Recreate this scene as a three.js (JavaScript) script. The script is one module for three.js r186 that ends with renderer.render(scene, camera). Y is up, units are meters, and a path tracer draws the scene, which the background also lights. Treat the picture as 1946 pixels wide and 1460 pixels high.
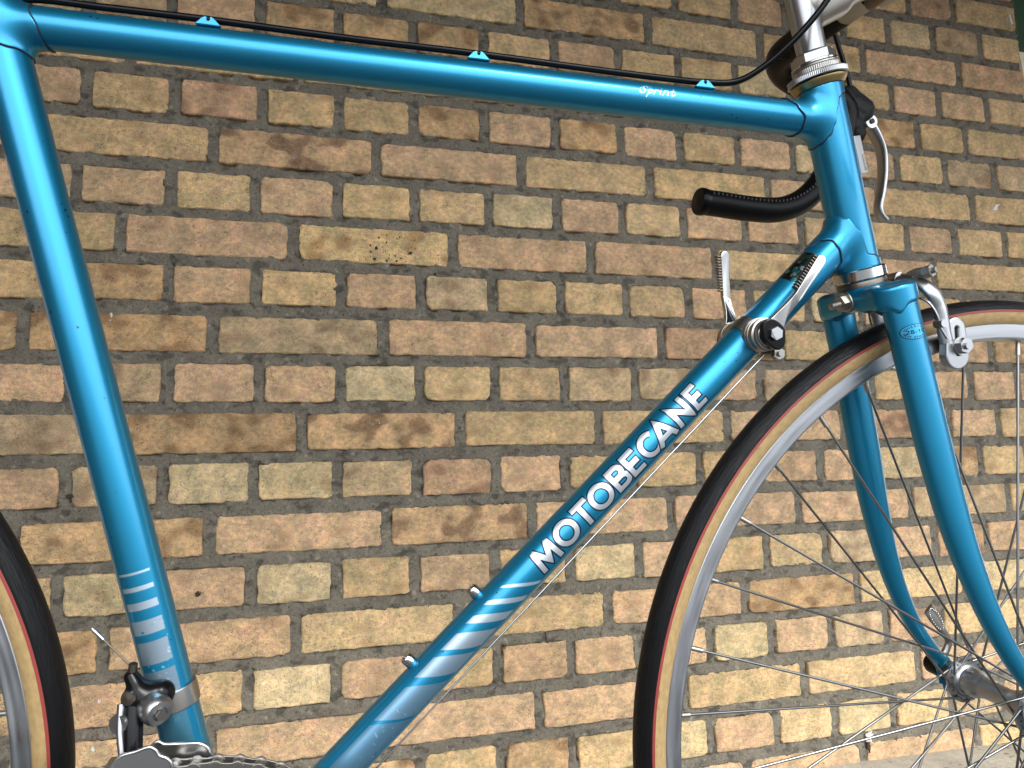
import * as THREE from 'three';
import { mergeGeometries } from 'three/addons/utils/BufferGeometryUtils.js';
import { createNoise2D, createNoise3D } from 'simplex-noise';

// ---------------------------------------------------------------- camera, sky, sun, exposure
const scene = new THREE.Scene();
const camera = new THREE.PerspectiveCamera(57.81, 1024 / 768, 0.05, 400);
{
  const right = new THREE.Vector3(0.967732, -0.025797, 0.250659), fwd = new THREE.Vector3(0.251958, 0.113279, -0.961085);
  const back = fwd.clone().negate(), up = new THREE.Vector3().crossVectors(back, right).normalize();
  camera.position.set(0.22901, 0.53388, 1.08058);
  camera.quaternion.setFromRotationMatrix(new THREE.Matrix4().makeBasis(right, up, back));
  camera.updateMatrixWorld();
}
const renderer = new THREE.WebGLRenderer({ antialias: true });
renderer.setSize(1024, 768);
renderer.toneMapping = THREE.LinearToneMapping;
renderer.toneMappingExposure = 5.7;
renderer.shadowMap.enabled = true;

function mulberry(a) { return () => { a |= 0; a = a + 0x6D2B79F5 | 0; let t = Math.imul(a ^ a >>> 15, 1 | a); t = t + Math.imul(t ^ t >>> 7, 61 | t) ^ t; return ((t ^ t >>> 14) >>> 0) / 4294967296; }; }
const n2 = createNoise2D(mulberry(11)), n3 = createNoise3D(mulberry(29));
const fbm2 = (x, y, o = 4) => { let s = 0, a = 0.5; for (let i = 0; i < o; i++) { s += a * n2(x, y); x *= 2.03; y *= 2.03; a *= 0.5; } return s; };
const clamp = (x, a = 0, b = 1) => Math.min(b, Math.max(a, x));
const sst = (a, b, x) => { const t = clamp((x - a) / (b - a)); return t * t * (3 - 2 * t); };
const lerp = (a, b, t) => a + (b - a) * t;

{ // overcast sky: brighter overhead than at the horizon, soft broken cloud
  const W = 512, Hh = 256, data = new Float32Array(W * Hh * 4);
  for (let j = 0; j < Hh; j++) {
    const el = ((j + 0.5) / Hh - 0.5) * Math.PI;
    for (let i = 0; i < W; i++) {
      const az = (i / W) * 2 * Math.PI, c = Math.cos(el), q = (j * W + i) * 4;
      const cl = 1 + 0.16 * (n3(Math.cos(az) * c * 1.6, Math.sin(el) * 2.4, Math.sin(az) * c * 1.6) + 0.5 * n3(Math.cos(az) * c * 4, Math.sin(el) * 6, Math.sin(az) * c * 4));
      const b = (el > 0 ? 0.72 + 0.28 * Math.sin(el) : 0.72) * 1.1 * cl;
      data[q] = b * 0.95; data[q + 1] = b * 1.0; data[q + 2] = b * 1.07; data[q + 3] = 1;
    }
  }
  const sky = new THREE.DataTexture(data, W, Hh, THREE.RGBAFormat, THREE.FloatType);
  sky.mapping = THREE.EquirectangularReflectionMapping; sky.magFilter = THREE.LinearFilter; sky.needsUpdate = true;
  scene.background = sky; scene.environment = sky;
}
const sun = new THREE.DirectionalLight(new THREE.Color(1, 0.975, 0.91), 0.8);
sun.position.set(1.6, 4.1, 4.2); sun.target.position.set(0.6, 0.5, 0.3);
sun.castShadow = true; sun.shadow.radius = 36; sun.shadow.mapSize.set(2048, 2048);
Object.assign(sun.shadow.camera, { left: -4, right: 4, top: 4, bottom: -4, near: 0.5, far: 14 });
scene.add(sun, sun.target);

const RB = 11, RX0 = -0.86, RX1 = 2.9, RYY = 1.60; // unseen light blockers: roof boards, sides, height
// ---------------------------------------------------------------- helpers
const V = (x, y, z) => new THREE.Vector3(x, y, z);
function tag(o, label, category, group, kind) {
  o.userData = { label, category }; if (group) o.userData.group = group; if (kind) o.userData.kind = kind; return o;
}
function put(parent, name, geo, mat) {
  const m = new THREE.Mesh(geo, mat); m.name = name; m.castShadow = m.receiveShadow = true; parent.add(m); return m;
}
function strip(g) { const o = new THREE.BufferGeometry(); const s = g.index ? g.toNonIndexed() : g; for (const k of ['position', 'normal', 'uv']) if (s.attributes[k]) o.setAttribute(k, s.attributes[k]); if (!o.attributes.uv) o.setAttribute('uv', new THREE.BufferAttribute(new Float32Array(o.attributes.position.count * 2), 2)); return o; }
const merge = (...gs) => mergeGeometries(gs.flat().map(strip));
function build(pos, nor, uv, idx) {
  const g = new THREE.BufferGeometry();
  g.setAttribute('position', new THREE.Float32BufferAttribute(pos, 3));
  if (nor) g.setAttribute('normal', new THREE.Float32BufferAttribute(nor, 3));
  g.setAttribute('uv', new THREE.Float32BufferAttribute(uv || new Float32Array(pos.length / 3 * 2), 2));
  g.setIndex(idx); if (!nor) g.computeVertexNormals(); return g;
}
// straight tube; u along the axis (0..1), v round it with 0.5 facing +z and growing towards z x axis
function tube(P, Q, r0, r1 = r0, seg = 56, caps = false) {
  const u = Q.clone().sub(P).normalize(), e = Math.abs(u.z) > 0.95 ? V(0, 1, 0) : V(0, 0, 1), up = V().crossVectors(e, u).normalize(), e2 = V().crossVectors(u, up);
  const pos = [], nor = [], uv = [], idx = [];
  for (let i = 0; i < 2; i++) for (let j = 0; j <= seg; j++) {
    const th = (j / seg - 0.5) * 2 * Math.PI, n = e2.clone().multiplyScalar(Math.cos(th)).addScaledVector(up, Math.sin(th)), p = (i ? Q : P).clone().addScaledVector(n, i ? r1 : r0);
    pos.push(p.x, p.y, p.z); nor.push(n.x, n.y, n.z); uv.push(i, j / seg);
  }
  for (let j = 0; j < seg; j++) { const a = j, b = j + seg + 1; idx.push(a, b, a + 1, a + 1, b, b + 1); }
  if (caps) for (let i = 0; i < 2; i++) {
    const c = i ? Q : P, r = i ? r1 : r0, o = pos.length / 3, s = i ? 1 : -1; pos.push(c.x, c.y, c.z); nor.push(u.x * s, u.y * s, u.z * s); uv.push(0, 0);
    for (let j = 0; j <= seg; j++) { const k = (i * (seg + 1) + j) * 3; pos.push(pos[k], pos[k + 1], pos[k + 2]); nor.push(u.x * s, u.y * s, u.z * s); uv.push(0, 0); }
    for (let j = 0; j < seg; j++) i ? idx.push(o, o + 2 + j, o + 1 + j) : idx.push(o, o + 1 + j, o + 2 + j);
  }
  return build(pos, nor, uv, idx);
}
// sweep along points; rad(t) -> r or [ra, rb] with ra along 'ref'
function sweep(pts, rad, { seg = 20, n = 60, ref = V(0, 0, 1), closed = false, tension = 0.5 } = {}) {
  const c = new THREE.CatmullRomCurve3(pts, closed, 'centripetal', tension), pos = [], nor = [], uv = [], idx = [];
  const L = c.getLength(); let prevA = null;
  for (let i = 0; i <= n; i++) {
    const t = i / n, p = c.getPointAt(t), T = c.getTangentAt(t).normalize();
    let A = (prevA && ref === null ? prevA : (ref || V(0, 0, 1))).clone(); A.addScaledVector(T, -A.dot(T)); if (A.lengthSq() < 1e-6) A = prevA ? prevA.clone() : V(1, 0, 0); A.normalize(); prevA = A.clone();
    const Bv = V().crossVectors(T, A), r = rad(t), ra = r.length ? r[0] : r, rb = r.length ? r[1] : r;
    for (let j = 0; j <= seg; j++) {
      const a = j / seg * 2 * Math.PI, ca = Math.cos(a), sa = Math.sin(a), q = p.clone().addScaledVector(A, ca * ra).addScaledVector(Bv, sa * rb), nn = A.clone().multiplyScalar(ca * rb).addScaledVector(Bv, sa * ra).normalize();
      pos.push(q.x, q.y, q.z); nor.push(nn.x, nn.y, nn.z); uv.push(t * L, j / seg * 2 * Math.PI * Math.max(ra, rb));
    }
  }
  for (let i = 0; i < n; i++) for (let j = 0; j < seg; j++) { const a = i * (seg + 1) + j, b = a + seg + 1; idx.push(a, a + 1, b, a + 1, b + 1, b); }
  if (!closed) for (const i of [0, n]) {
    const o = pos.length / 3, T = c.getTangentAt(i / n).multiplyScalar(i ? 1 : -1), p = c.getPointAt(i / n); pos.push(p.x, p.y, p.z); nor.push(T.x, T.y, T.z); uv.push(0, 0);
    for (let j = 0; j <= seg; j++) { const k = (i * (seg + 1) + j) * 3; pos.push(pos[k], pos[k + 1], pos[k + 2]); nor.push(T.x, T.y, T.z); uv.push(0, 0); }
    for (let j = 0; j < seg; j++) i ? idx.push(o, o + 1 + j, o + 2 + j) : idx.push(o, o + 2 + j, o + 1 + j);
  }
  return build(pos, nor, uv, idx);
}
// lathe of [r, h] profile round the axis through O along dir
function lathe(profile, O, dir, seg = 64, crease = true) {
  const pts = []; profile.forEach(([r, h], i) => { pts.push(new THREE.Vector2(Math.max(r, 1e-5), h)); });
  let g = new THREE.LatheGeometry(pts, seg);
  if (crease) { g = creased(g); }
  const q = new THREE.Quaternion().setFromUnitVectors(V(0, 1, 0), dir.clone().normalize());
  g.applyQuaternion(q); g.translate(O.x, O.y, O.z); return g;
}
function creased(g, ang = 0.6) { // split normals at hard edges
  const s = g.index ? g.toNonIndexed() : g.clone(); s.deleteAttribute('normal'); const p = s.attributes.position, N = p.count, fn = [], map = new Map(), key = (i) => `${Math.round(p.getX(i) * 2e5)},${Math.round(p.getY(i) * 2e5)},${Math.round(p.getZ(i) * 2e5)}`;
  const a = V(), b = V(), c = V();
  for (let i = 0; i < N; i += 3) { a.fromBufferAttribute(p, i); b.fromBufferAttribute(p, i + 1); c.fromBufferAttribute(p, i + 2); const n = b.clone().sub(a).cross(c.clone().sub(a)); fn.push(n); for (let k = 0; k < 3; k++) { const kk = key(i + k); if (!map.has(kk)) map.set(kk, []); map.get(kk).push(i / 3); } }
  const out = new Float32Array(N * 3), cosA = Math.cos(ang);
  for (let i = 0; i < N; i++) { const f = fn[Math.floor(i / 3)], fl = f.clone().normalize(), s2 = V(); for (const j of map.get(key(i))) { const g2 = fn[j]; if (g2.clone().normalize().dot(fl) > cosA) s2.add(g2); } s2.normalize(); out.set([s2.x, s2.y, s2.z], i * 3); }
  s.setAttribute('normal', new THREE.BufferAttribute(out, 3)); return s;
}
function boxG(w, h, d, x = 0, y = 0, z = 0, bev = 0.0006) {
  const b = Math.min(bev, w / 3, h / 3, d / 3), s = new THREE.Shape(); const X = w / 2 - b, Y = h / 2 - b;
  s.moveTo(-X, -Y); s.lineTo(X, -Y); s.lineTo(X, Y); s.lineTo(-X, Y); s.closePath();
  const g = new THREE.ExtrudeGeometry(s, { depth: d - 2 * b, bevelEnabled: true, bevelThickness: b, bevelSize: b, bevelSegments: 2 }); g.translate(x, y, z - d / 2 + b); return g;
}
function plate(shape, depth, bev = 0.0006) { const g = new THREE.ExtrudeGeometry(shape, { depth: depth - 2 * bev, bevelEnabled: true, bevelThickness: bev, bevelSize: bev, bevelSegments: 2, curveSegments: 24 }); g.translate(0, 0, bev); return g; }
function hexG(r, h, O, dir) { const g = creased(new THREE.CylinderGeometry(r, r, h, 6), 0.3); g.applyQuaternion(new THREE.Quaternion().setFromUnitVectors(V(0, 1, 0), dir.clone().normalize())); g.translate(O.x, O.y, O.z); return g; }
// surface nets over a signed distance field
function nets(f, lo, hi, h) {
  const nx = Math.ceil((hi[0] - lo[0]) / h) + 1, ny = Math.ceil((hi[1] - lo[1]) / h) + 1, nz = Math.ceil((hi[2] - lo[2]) / h) + 1;
  const F = new Float32Array(nx * ny * nz), at = (i, j, k) => (k * ny + j) * nx + i;
  for (let k = 0; k < nz; k++) for (let j = 0; j < ny; j++) for (let i = 0; i < nx; i++) F[at(i, j, k)] = f(lo[0] + i * h, lo[1] + j * h, lo[2] + k * h);
  const id = new Int32Array(nx * ny * nz).fill(-1), pos = [], nor = [], uv = [], idx = [], E = h * 0.3;
  const grad = (x, y, z) => { const gx = f(x + E, y, z) - f(x - E, y, z), gy = f(x, y + E, z) - f(x, y - E, z), gz = f(x, y, z + E) - f(x, y, z - E), l = Math.hypot(gx, gy, gz) || 1; return [gx / l, gy / l, gz / l, l / (2 * E)]; };
  for (let k = 0; k < nz - 1; k++) for (let j = 0; j < ny - 1; j++) for (let i = 0; i < nx - 1; i++) {
    let m = 0, sx = 0, sy = 0, sz = 0;
    for (let e = 0; e < 12; e++) {
      const ax = e >> 2, b1 = e & 1, b2 = (e >> 1) & 1; const o = [0, 0, 0]; o[(ax + 1) % 3] = b1; o[(ax + 2) % 3] = b2;
      const a = F[at(i + o[0], j + o[1], k + o[2])]; const p = [...o]; p[ax] = 1; const b = F[at(i + p[0], j + p[1], k + p[2])];
      if ((a < 0) !== (b < 0)) { const t = a / (a - b); o[ax] = t; sx += o[0]; sy += o[1]; sz += o[2]; m++; }
    }
    if (!m) continue;
    let x = lo[0] + (i + sx / m) * h, y = lo[1] + (j + sy / m) * h, z = lo[2] + (k + sz / m) * h;
    for (let it = 0; it < 2; it++) { const g = grad(x, y, z), d = clamp(f(x, y, z) / Math.max(g[3], 0.3), -0.6 * h, 0.6 * h); x -= g[0] * d; y -= g[1] * d; z -= g[2] * d; }
    const g = grad(x, y, z); id[at(i, j, k)] = pos.length / 3; pos.push(x, y, z); nor.push(g[0], g[1], g[2]); uv.push(x + z, y);
  }
  for (let k = 1; k < nz - 1; k++) for (let j = 1; j < ny - 1; j++) for (let i = 1; i < nx - 1; i++) {
    const a = F[at(i, j, k)] < 0;
    if (a !== (F[at(i + 1, j, k)] < 0)) { const q = [id[at(i, j - 1, k - 1)], id[at(i, j, k - 1)], id[at(i, j, k)], id[at(i, j - 1, k)]]; a ? idx.push(q[0], q[1], q[2], q[0], q[2], q[3]) : idx.push(q[0], q[2], q[1], q[0], q[3], q[2]); }
    if (a !== (F[at(i, j + 1, k)] < 0)) { const q = [id[at(i - 1, j, k - 1)], id[at(i - 1, j, k)], id[at(i, j, k)], id[at(i, j, k - 1)]]; a ? idx.push(q[0], q[1], q[2], q[0], q[2], q[3]) : idx.push(q[0], q[2], q[1], q[0], q[3], q[2]); }
    if (a !== (F[at(i, j, k + 1)] < 0)) { const q = [id[at(i - 1, j - 1, k)], id[at(i, j - 1, k)], id[at(i, j, k)], id[at(i - 1, j, k)]]; a ? idx.push(q[0], q[1], q[2], q[0], q[2], q[3]) : idx.push(q[0], q[2], q[1], q[0], q[3], q[2]); }
  }
  return build(pos, nor, uv, idx);
}
const smin = (a, b, k) => { const h = clamp(0.5 + 0.5 * (b - a) / k); return lerp(b, a, h) - k * h * (1 - h); };
const smax = (a, b, k) => -smin(-a, -b, k);
const sdCap = (x, y, z, ax, ay, az, bx, by, bz, ra, rb) => { const px = x - ax, py = y - ay, pz = z - az, dx = bx - ax, dy = by - ay, dz = bz - az, t = clamp((px * dx + py * dy + pz * dz) / (dx * dx + dy * dy + dz * dz)); return Math.hypot(px - dx * t, py - dy * t, pz - dz * t) - lerp(ra, rb, t); };
const sdBox = (x, y, z, hx, hy, hz, r) => { const qx = Math.abs(x) - hx + r, qy = Math.abs(y) - hy + r, qz = Math.abs(z) - hz + r; return Math.hypot(Math.max(qx, 0), Math.max(qy, 0), Math.max(qz, 0)) + Math.min(Math.max(qx, qy, qz), 0) - r; };
const LINC = (r, g, b) => new THREE.Color().setRGB(r, g, b);
const interp = (tab, x) => { if (x <= tab[0][0]) return tab[0][1]; for (let i = 1; i < tab.length; i++) if (x <= tab[i][0]) { const t = (x - tab[i - 1][0]) / (tab[i][0] - tab[i - 1][0]); return lerp(tab[i - 1][1], tab[i][1], t * t * (3 - 2 * t)); } return tab[tab.length - 1][1]; };

function tex(w, h, fn, srgb = true) {
  const d = new Uint8Array(w * h * 4);
  for (let j = 0; j < h; j++) for (let i = 0; i < w; i++) { const c = fn(i / w, j / h, i, j), q = (j * w + i) * 4; d[q] = clamp(c[0]) * 255; d[q + 1] = clamp(c[1]) * 255; d[q + 2] = clamp(c[2]) * 255; d[q + 3] = 255; }
  const t = new THREE.DataTexture(d, w, h); t.wrapS = t.wrapT = THREE.RepeatWrapping; t.magFilter = THREE.LinearFilter; t.minFilter = THREE.LinearMipmapLinearFilter; t.generateMipmaps = true;
  if (srgb) t.colorSpace = THREE.SRGBColorSpace; t.needsUpdate = true; return t;
}
// ---------------------------------------------------------------- setting: ground
const GY = (x, z) => 0.02657 - 0.019286 * x - 0.02413 * z;
{
  const t = tex(1024, 1024, (u, v) => {
    const a = fbm2(u * 7, v * 7, 5), b = fbm2(u * 60 + 9, v * 60, 3), c = n2(u * 300, v * 300);
    const s = 0.60 + 0.09 * a + 0.05 * b + 0.035 * c - 0.16 * sst(0.45, 0.75, fbm2(u * 22 + 40, v * 22, 3) + 0.5 * n2(u * 90, v * 90)); return [s * 1.02, s * 0.985, s * 0.9];
  });
  const bm = tex(512, 512, (u, v) => { const s = 0.5 + 0.3 * fbm2(u * 80, v * 80, 3) + 0.2 * n2(u * 230, v * 230); return [s, s, s]; }, false);
  t.repeat.set(0.7, 0.7); bm.repeat.set(1.4, 1.4);
  const m = new THREE.MeshStandardMaterial({ map: t, bumpMap: bm, bumpScale: 0.0015, roughness: 0.93 });
  const pos = [], uv = [], idx = [], xs = [-60, -6, -1, 0, 1, 2, 6, 60], zs = [-0.3, 0, 0.4, 0.8, 1.5, 4, 12, 70];
  for (const z of zs) for (const x of xs) { pos.push(x, GY(clamp(x, -6, 6), clamp(z, -1, 4)), z); uv.push(x, z); }
  for (let j = 0; j < 7; j++) for (let i = 0; i < 7; i++) { const a = j * 8 + i; idx.push(a, a + 8, a + 1, a + 1, a + 8, a + 9); }
  const g = build(pos, null, uv, idx); const o = put(scene, 'ground', g, m); tag(o, 'pale weathered concrete ground along the foot of the brick wall', 'ground', null, 'structure');
}
{  // unseen dark asphalt, added so less light bounces and reflects from below
  const t = tex(512, 512, (u, v) => { const k = 0.24 + 0.04 * fbm2(u * 9, v * 9, 4) + 0.05 * n2(u * 150, v * 150); return [k, k, k * 1.02]; }); t.repeat.set(0.5, 0.5);
  const pos = [], uv = [], idx = [], xs = [-60, -6, 6, 60], zs = [0.42, 1.2, 2.4, 4, 12, 70];
  for (const z of zs) for (const x of xs) { pos.push(x, GY(clamp(x, -6, 6), clamp(z, -1, 4)) + 0.004, z); uv.push(x, z); }
  for (let j = 0; j < 5; j++) for (let i = 0; i < 3; i++) { const a = j * 4 + i; idx.push(a, a + 4, a + 1, a + 1, a + 4, a + 5); }
  tag(put(scene, 'added_asphalt', build(pos, null, uv, idx), new THREE.MeshStandardMaterial({ map: t, roughness: 0.92 })), 'unseen dark asphalt beyond the concrete strip, added to cut light from below', 'added_asphalt', null, 'structure');
}
// ---------------------------------------------------------------- brick wall
const P = 0.0725243, WY = 1.35, END = 1.662;
const joints = {
  '-2': [1.492], '-1': [0.727, 0.845, 0.968, 1.212, 1.32, 1.432, 1.554], 0: [0.307, 0.544, 0.786, 1.02, 1.255, 1.49], 1: [-0.007, 0.12, 0.239, 0.359, 0.478, 0.603, 0.725, 0.842, 0.961, 1.313, 1.43, 1.554], 2: [1.369, 1.489],
  3: [-0.117, 0, 0.124, 0.24, 0.358, 0.477, 0.601, 0.721, 0.839, 0.955, 1.073, 1.191, 1.311, 1.43, 1.556], 4: [0.055, 0.297, 0.538, 0.776, 1.013, 1.489], 5: [-0.126, -0.001, 0.117, 0.239, 0.358, 0.48, 0.6, 0.719, 0.837, 0.96, 1.318, 1.437],
  6: [-0.066, 0.173, 0.42, 0.657, 0.896], 7: [-0.001, 0.121, 0.245, 0.367, 0.484, 0.601, 0.72, 0.837, 0.96], 8: [-0.182, 0.061, 0.307, 0.546, 0.781], 9: [0.002, 0.128, 0.243, 0.364, 0.484, 0.603, 0.728, 0.85, 0.971, 1.209, 1.324, 1.44, 1.556],
  10: [0.188, 0.427, 0.659, 0.899, 1.14, 1.38, 1.498], 11: [-0.122, 0, 0.121, 0.238, 0.359, 0.482, 0.599, 0.719, 0.841, 0.96, 1.083, 1.204, 1.323, 1.445], 12: [-0.179, 0.063, 0.31, 0.541, 0.783, 1.03, 1.273, 1.503],
  13: [-0.125, -0.002, 0.12, 0.238, 0.353, 0.477, 0.602, 0.722, 0.837, 0.961, 1.082, 1.204, 1.319, 1.439], 14: [-0.068, 0.182, 0.419, 0.663, 0.913, 1.141], 15: [0.118, 0.237, 0.353, 0.48, 0.599, 0.715, 0.843, 0.96, 1.08, 1.197],
  16: [0.071, 0.543, 0.793, 1.02, 1.258], 17: [0.596, 0.835, 0.959, 1.075, 1.195], 18: [1.128, 1.375],
};
// tone of the brick to the right of each joint, read off the photograph: y buff, p pinkish, b brown scorched, s pale speckled, g greyish
const tones = { 0: { 0.307: 's', 0.544: 'b', 0.786: 'y', 1.02: 'y', 1.255: 'p' }, 1: { '-0.007': 'p', 0.12: 'b', 0.239: 'b', 0.359: 'b', 0.478: 'y', 0.603: 'p', 0.725: 'y' },
  3: { '-0.117': 'y', 0: 'r', 0.124: 'y', 0.24: 'y', 0.358: 'b', 0.477: 'p', 0.601: 'b', 0.721: 'p', 0.839: 'y' }, 4: { '-0.18': 'y', 0.055: 'd', 0.297: 'p', 0.538: 'y', 0.776: 'y', 1.013: 'p' },
  5: { '-0.126': 'p', '-0.001': 'y', 0.117: 'p', 0.239: 'y', 0.358: 'y', 0.48: 's', 0.6: 'p', 0.719: 'y', 0.837: 'p', 0.96: 'p' }, 6: { '-0.066': 'p', 0.173: 'k', 0.42: 'p', 0.657: 'p', 0.896: 'y' },
  7: { '-0.118': 'b', '-0.001': 'p', 0.121: 'y', 0.245: 'p', 0.367: 'g', 0.484: 'y', 0.601: 'y', 0.72: 'y', 0.837: 'p' }, 8: { '-0.182': 'b', 0.061: 'g', 0.307: 'p', 0.546: 'p', 0.781: 'r' }, 9: { '-0.118': 'g', 0.002: 'p', 0.128: 'p', 0.243: 's', 0.364: 'y', 0.484: 'y', 0.603: 'g', 0.728: 'g' },
  10: { '-0.058': 'b', 0.188: 'd', 0.427: 'y', 0.659: 'y', 0.899: 'p', 1.14: 'r' }, 11: { '-0.122': 'g', 0: 's', 0.121: 's', 0.238: 'g', 0.359: 'r', 0.482: 'p', 0.599: 'y', 0.719: 'y', 1.083: 'p' }, 12: { '-0.179': 'b', 0.063: 'p', 0.31: 'd', 0.541: 'p', 0.783: 'p', 1.03: 'p' },
  13: { '-0.125': 's', '-0.002': 'p', 0.12: 's', 0.238: 'y', 0.353: 'p', 0.477: 'y' }, 14: { '-0.068': 'p', 0.182: 'y', 0.419: 'y', 0.663: 'p' }, 15: { '-0.002': 'y', 0.118: 's', 0.237: 'p', 0.353: 'y', 0.48: 'p', 0.599: 'p', 0.843: 's' }, 16: { '-0.16': 'p', 0.071: 'p', 0.305: 'p', 0.543: 'p', 0.793: 'y' } };
const rows = [];
{
  const R = mulberry(77);
  for (let k = -9; k <= 18; k++) {
    const odd = Math.abs(k) % 2 === 1, step = odd ? 0.12 : 0.24, ph = odd ? 0 : (((k / 2) % 2 + 2) % 2 === 0 ? 0.06 : -0.06);
    const js = [...(joints[k] || [])];
    for (let n = -9; n < 40; n++) { const x = ph + n * step; if (x < -0.74 || x > END - 0.07) continue; if (!js.some((q) => Math.abs(q - x) < 0.055)) js.push(x + (R() - 0.5) * 0.008); }
    js.sort((a, b) => a - b); js.push(END + (R() - 0.5) * 0.01 + (k === -1 ? 0.004 : 0));
    const bricks = []; const drift = 0.0012 * n2(k * 3.1, 0.5);
    for (let i = 0; i + 1 < js.length; i++) {
      const last = i + 2 === js.length, gl = 0.0115 + R() * 0.005, gr = 0.0115 + R() * 0.005, bj = 0.0138 + R() * 0.004;
      const y1 = WY - k * P - bj / 2 + drift + (R() - 0.5) * 0.0026, y0 = WY - (k + 1) * P + (0.0138 + R() * 0.004) / 2 + drift + (R() - 0.5) * 0.0026;
      let tone = null; for (const q in (tones[k] || {})) if (Math.abs(+q - js[i]) < 0.035) tone = tones[k][q];
      const rr = R(); if (!tone) tone = rr < 0.42 ? 'y' : rr < 0.72 ? 'p' : rr < 0.82 ? 'b' : rr < 0.9 ? 's' : rr < 0.96 ? 'g' : 'r';
      bricks.push({ x0: js[i] + gl / 2, x1: js[i + 1] - (last ? 0 : gr / 2), y0, y1, tone, k, zf: (R() - 0.5) * 0.0028, tx: (R() - 0.5) * 0.012, ty: (R() - 0.5) * 0.02, seed: R() * 1000 });
    }
    rows.push(bricks);
  }
}
const brickBump = tex(1024, 512, (u, v) => { const s = 0.55 + 0.22 * fbm2(u * 90, v * 45, 4) + 0.16 * n2(u * 400, v * 200) - 0.5 * sst(0.62, 0.8, n2(u * 120 + 5, v * 60)); return [s, s, s]; }, false);
function brickTex(base, scorch, opt) { // 0.5 m x 0.25 m of fired clay: grain, pits, lime flecks, kiln scorch
  const o = opt.seed;
  return tex(1024, 512, (u, v) => {
    const x = u * 10, y = v * 5, L = fbm2(x * 0.9 + o, y * 0.9, 3), M = fbm2(x * 4 + o, y * 5, 4), g = n2(x * 42, y * 42 + o), gg = n2(x * 90 + o, y * 90);
    let r = base[0], gr = base[1], b = base[2]; const k = 1 + 0.18 * L + 0.18 * M + 0.1 * g + 0.12 * gg;
    r *= k * (1 + 0.05 * L); gr *= k; b *= k * (1 - 0.08 * M);
    const pink = sst(0.0, 0.5, fbm2(x * 1.3 - o, y * 1.6 + 3, 3)) * opt.pink; gr *= 1 - 0.1 * pink; b *= 1 + 0.04 * pink;
    const sc = sst(opt.s0 - 0.02, opt.s0 + 0.3, fbm2(x * 0.62 + 2.7 * o, y * 0.9 - o, 2) + 0.26 * M + 0.08 * g) * opt.sc; r = lerp(r, scorch[0] * k, sc); gr = lerp(gr, scorch[1] * k, sc); b = lerp(b, scorch[2] * k, sc);
    const pit = sst(0.74, 0.86, n2(x * 9 + o * 3, y * 9) * 0.75 + 0.35 * n2(x * 26, y * 26 + o)) * opt.pit; r *= 1 - 0.72 * pit; gr *= 1 - 0.75 * pit; b *= 1 - 0.75 * pit;
    const fl = sst(0.83, 0.9, n2(x * 13 - o, y * 13 + 7) * 0.8 + 0.3 * n2(x * 31, y * 31)); r = lerp(r, 0.93, fl * 0.7); gr = lerp(gr, 0.9, fl * 0.7); b = lerp(b, 0.82, fl * 0.7);
    const lime = sst(0.25, 0.6, fbm2(x * 1.7 + 60, y * 2.1 + o, 4)) * opt.lime; r = lerp(r, 0.82, lime * 0.5); gr = lerp(gr, 0.78, lime * 0.5); b = lerp(b, 0.7, lime * 0.5);
    const cz = n2(x * 0.9 + o * 5, y * 1.5 + 3) + 0.35 * n2(x * 5, y * 6 + o), cr = sst(0.028, 0.0, Math.abs(cz)) * sst(0.1, 0.5, n2(x * 1.1 - o, y * 1.3 + 9)); r *= 1 - 0.5 * cr; gr *= 1 - 0.52 * cr; b *= 1 - 0.55 * cr;
    return [r, gr, b];
  });
}
const bmat = {}; {
  const mk = (t) => new THREE.MeshStandardMaterial({ map: t, bumpMap: brickBump, bumpScale: 0.0024, roughness: 0.94, vertexColors: true });
  const S = (r, g, b) => [r / 255, g / 255, b / 255];
  bmat.y = mk(brickTex(S(192, 164, 119), S(162, 131, 91), { seed: 1.3, pink: 0.3, s0: 0.3, sc: 0.7, pit: 0.8, lime: 0.3 }));
  bmat.p = mk(brickTex(S(191, 159, 121), S(162, 129, 96), { seed: 7.1, pink: 0.3, s0: 0.3, sc: 0.7, pit: 0.5, lime: 0.4 }));
  bmat.b = mk(brickTex(S(184, 152, 109), S(136, 106, 73), { seed: 3.9, pink: 0.25, s0: 0.06, sc: 0.85, pit: 0.7, lime: 0.45 }));
  bmat.d = mk(brickTex(S(186, 154, 113), S(124, 98, 73), { seed: 12.2, pink: 0.25, s0: 0.02, sc: 0.9, pit: 0.5, lime: 0.45 }));
  bmat.r = mk(brickTex(S(181, 148, 113), S(136, 106, 81), { seed: 21.7, pink: 0.25, s0: 0.12, sc: 0.8, pit: 0.5, lime: 0.45 }));
  bmat.s = mk(brickTex(S(197, 174, 131), S(172, 146, 105), { seed: 15.4, pink: 0.1, s0: 0.2, sc: 0.6, pit: 1.0, lime: 0.4 }));
  bmat.g = mk(brickTex(S(182, 157, 119), S(144, 118, 89), { seed: 31.1, pink: 0.25, s0: 0.12, sc: 0.8, pit: 0.6, lime: 0.5 }));
  bmat.k = mk(brickTex(S(193, 166, 117), S(146, 115, 75), { seed: 41.5, pink: 0.3, s0: 0.16, sc: 0.8, pit: 1.4, lime: 0.2 }));
}
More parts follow.
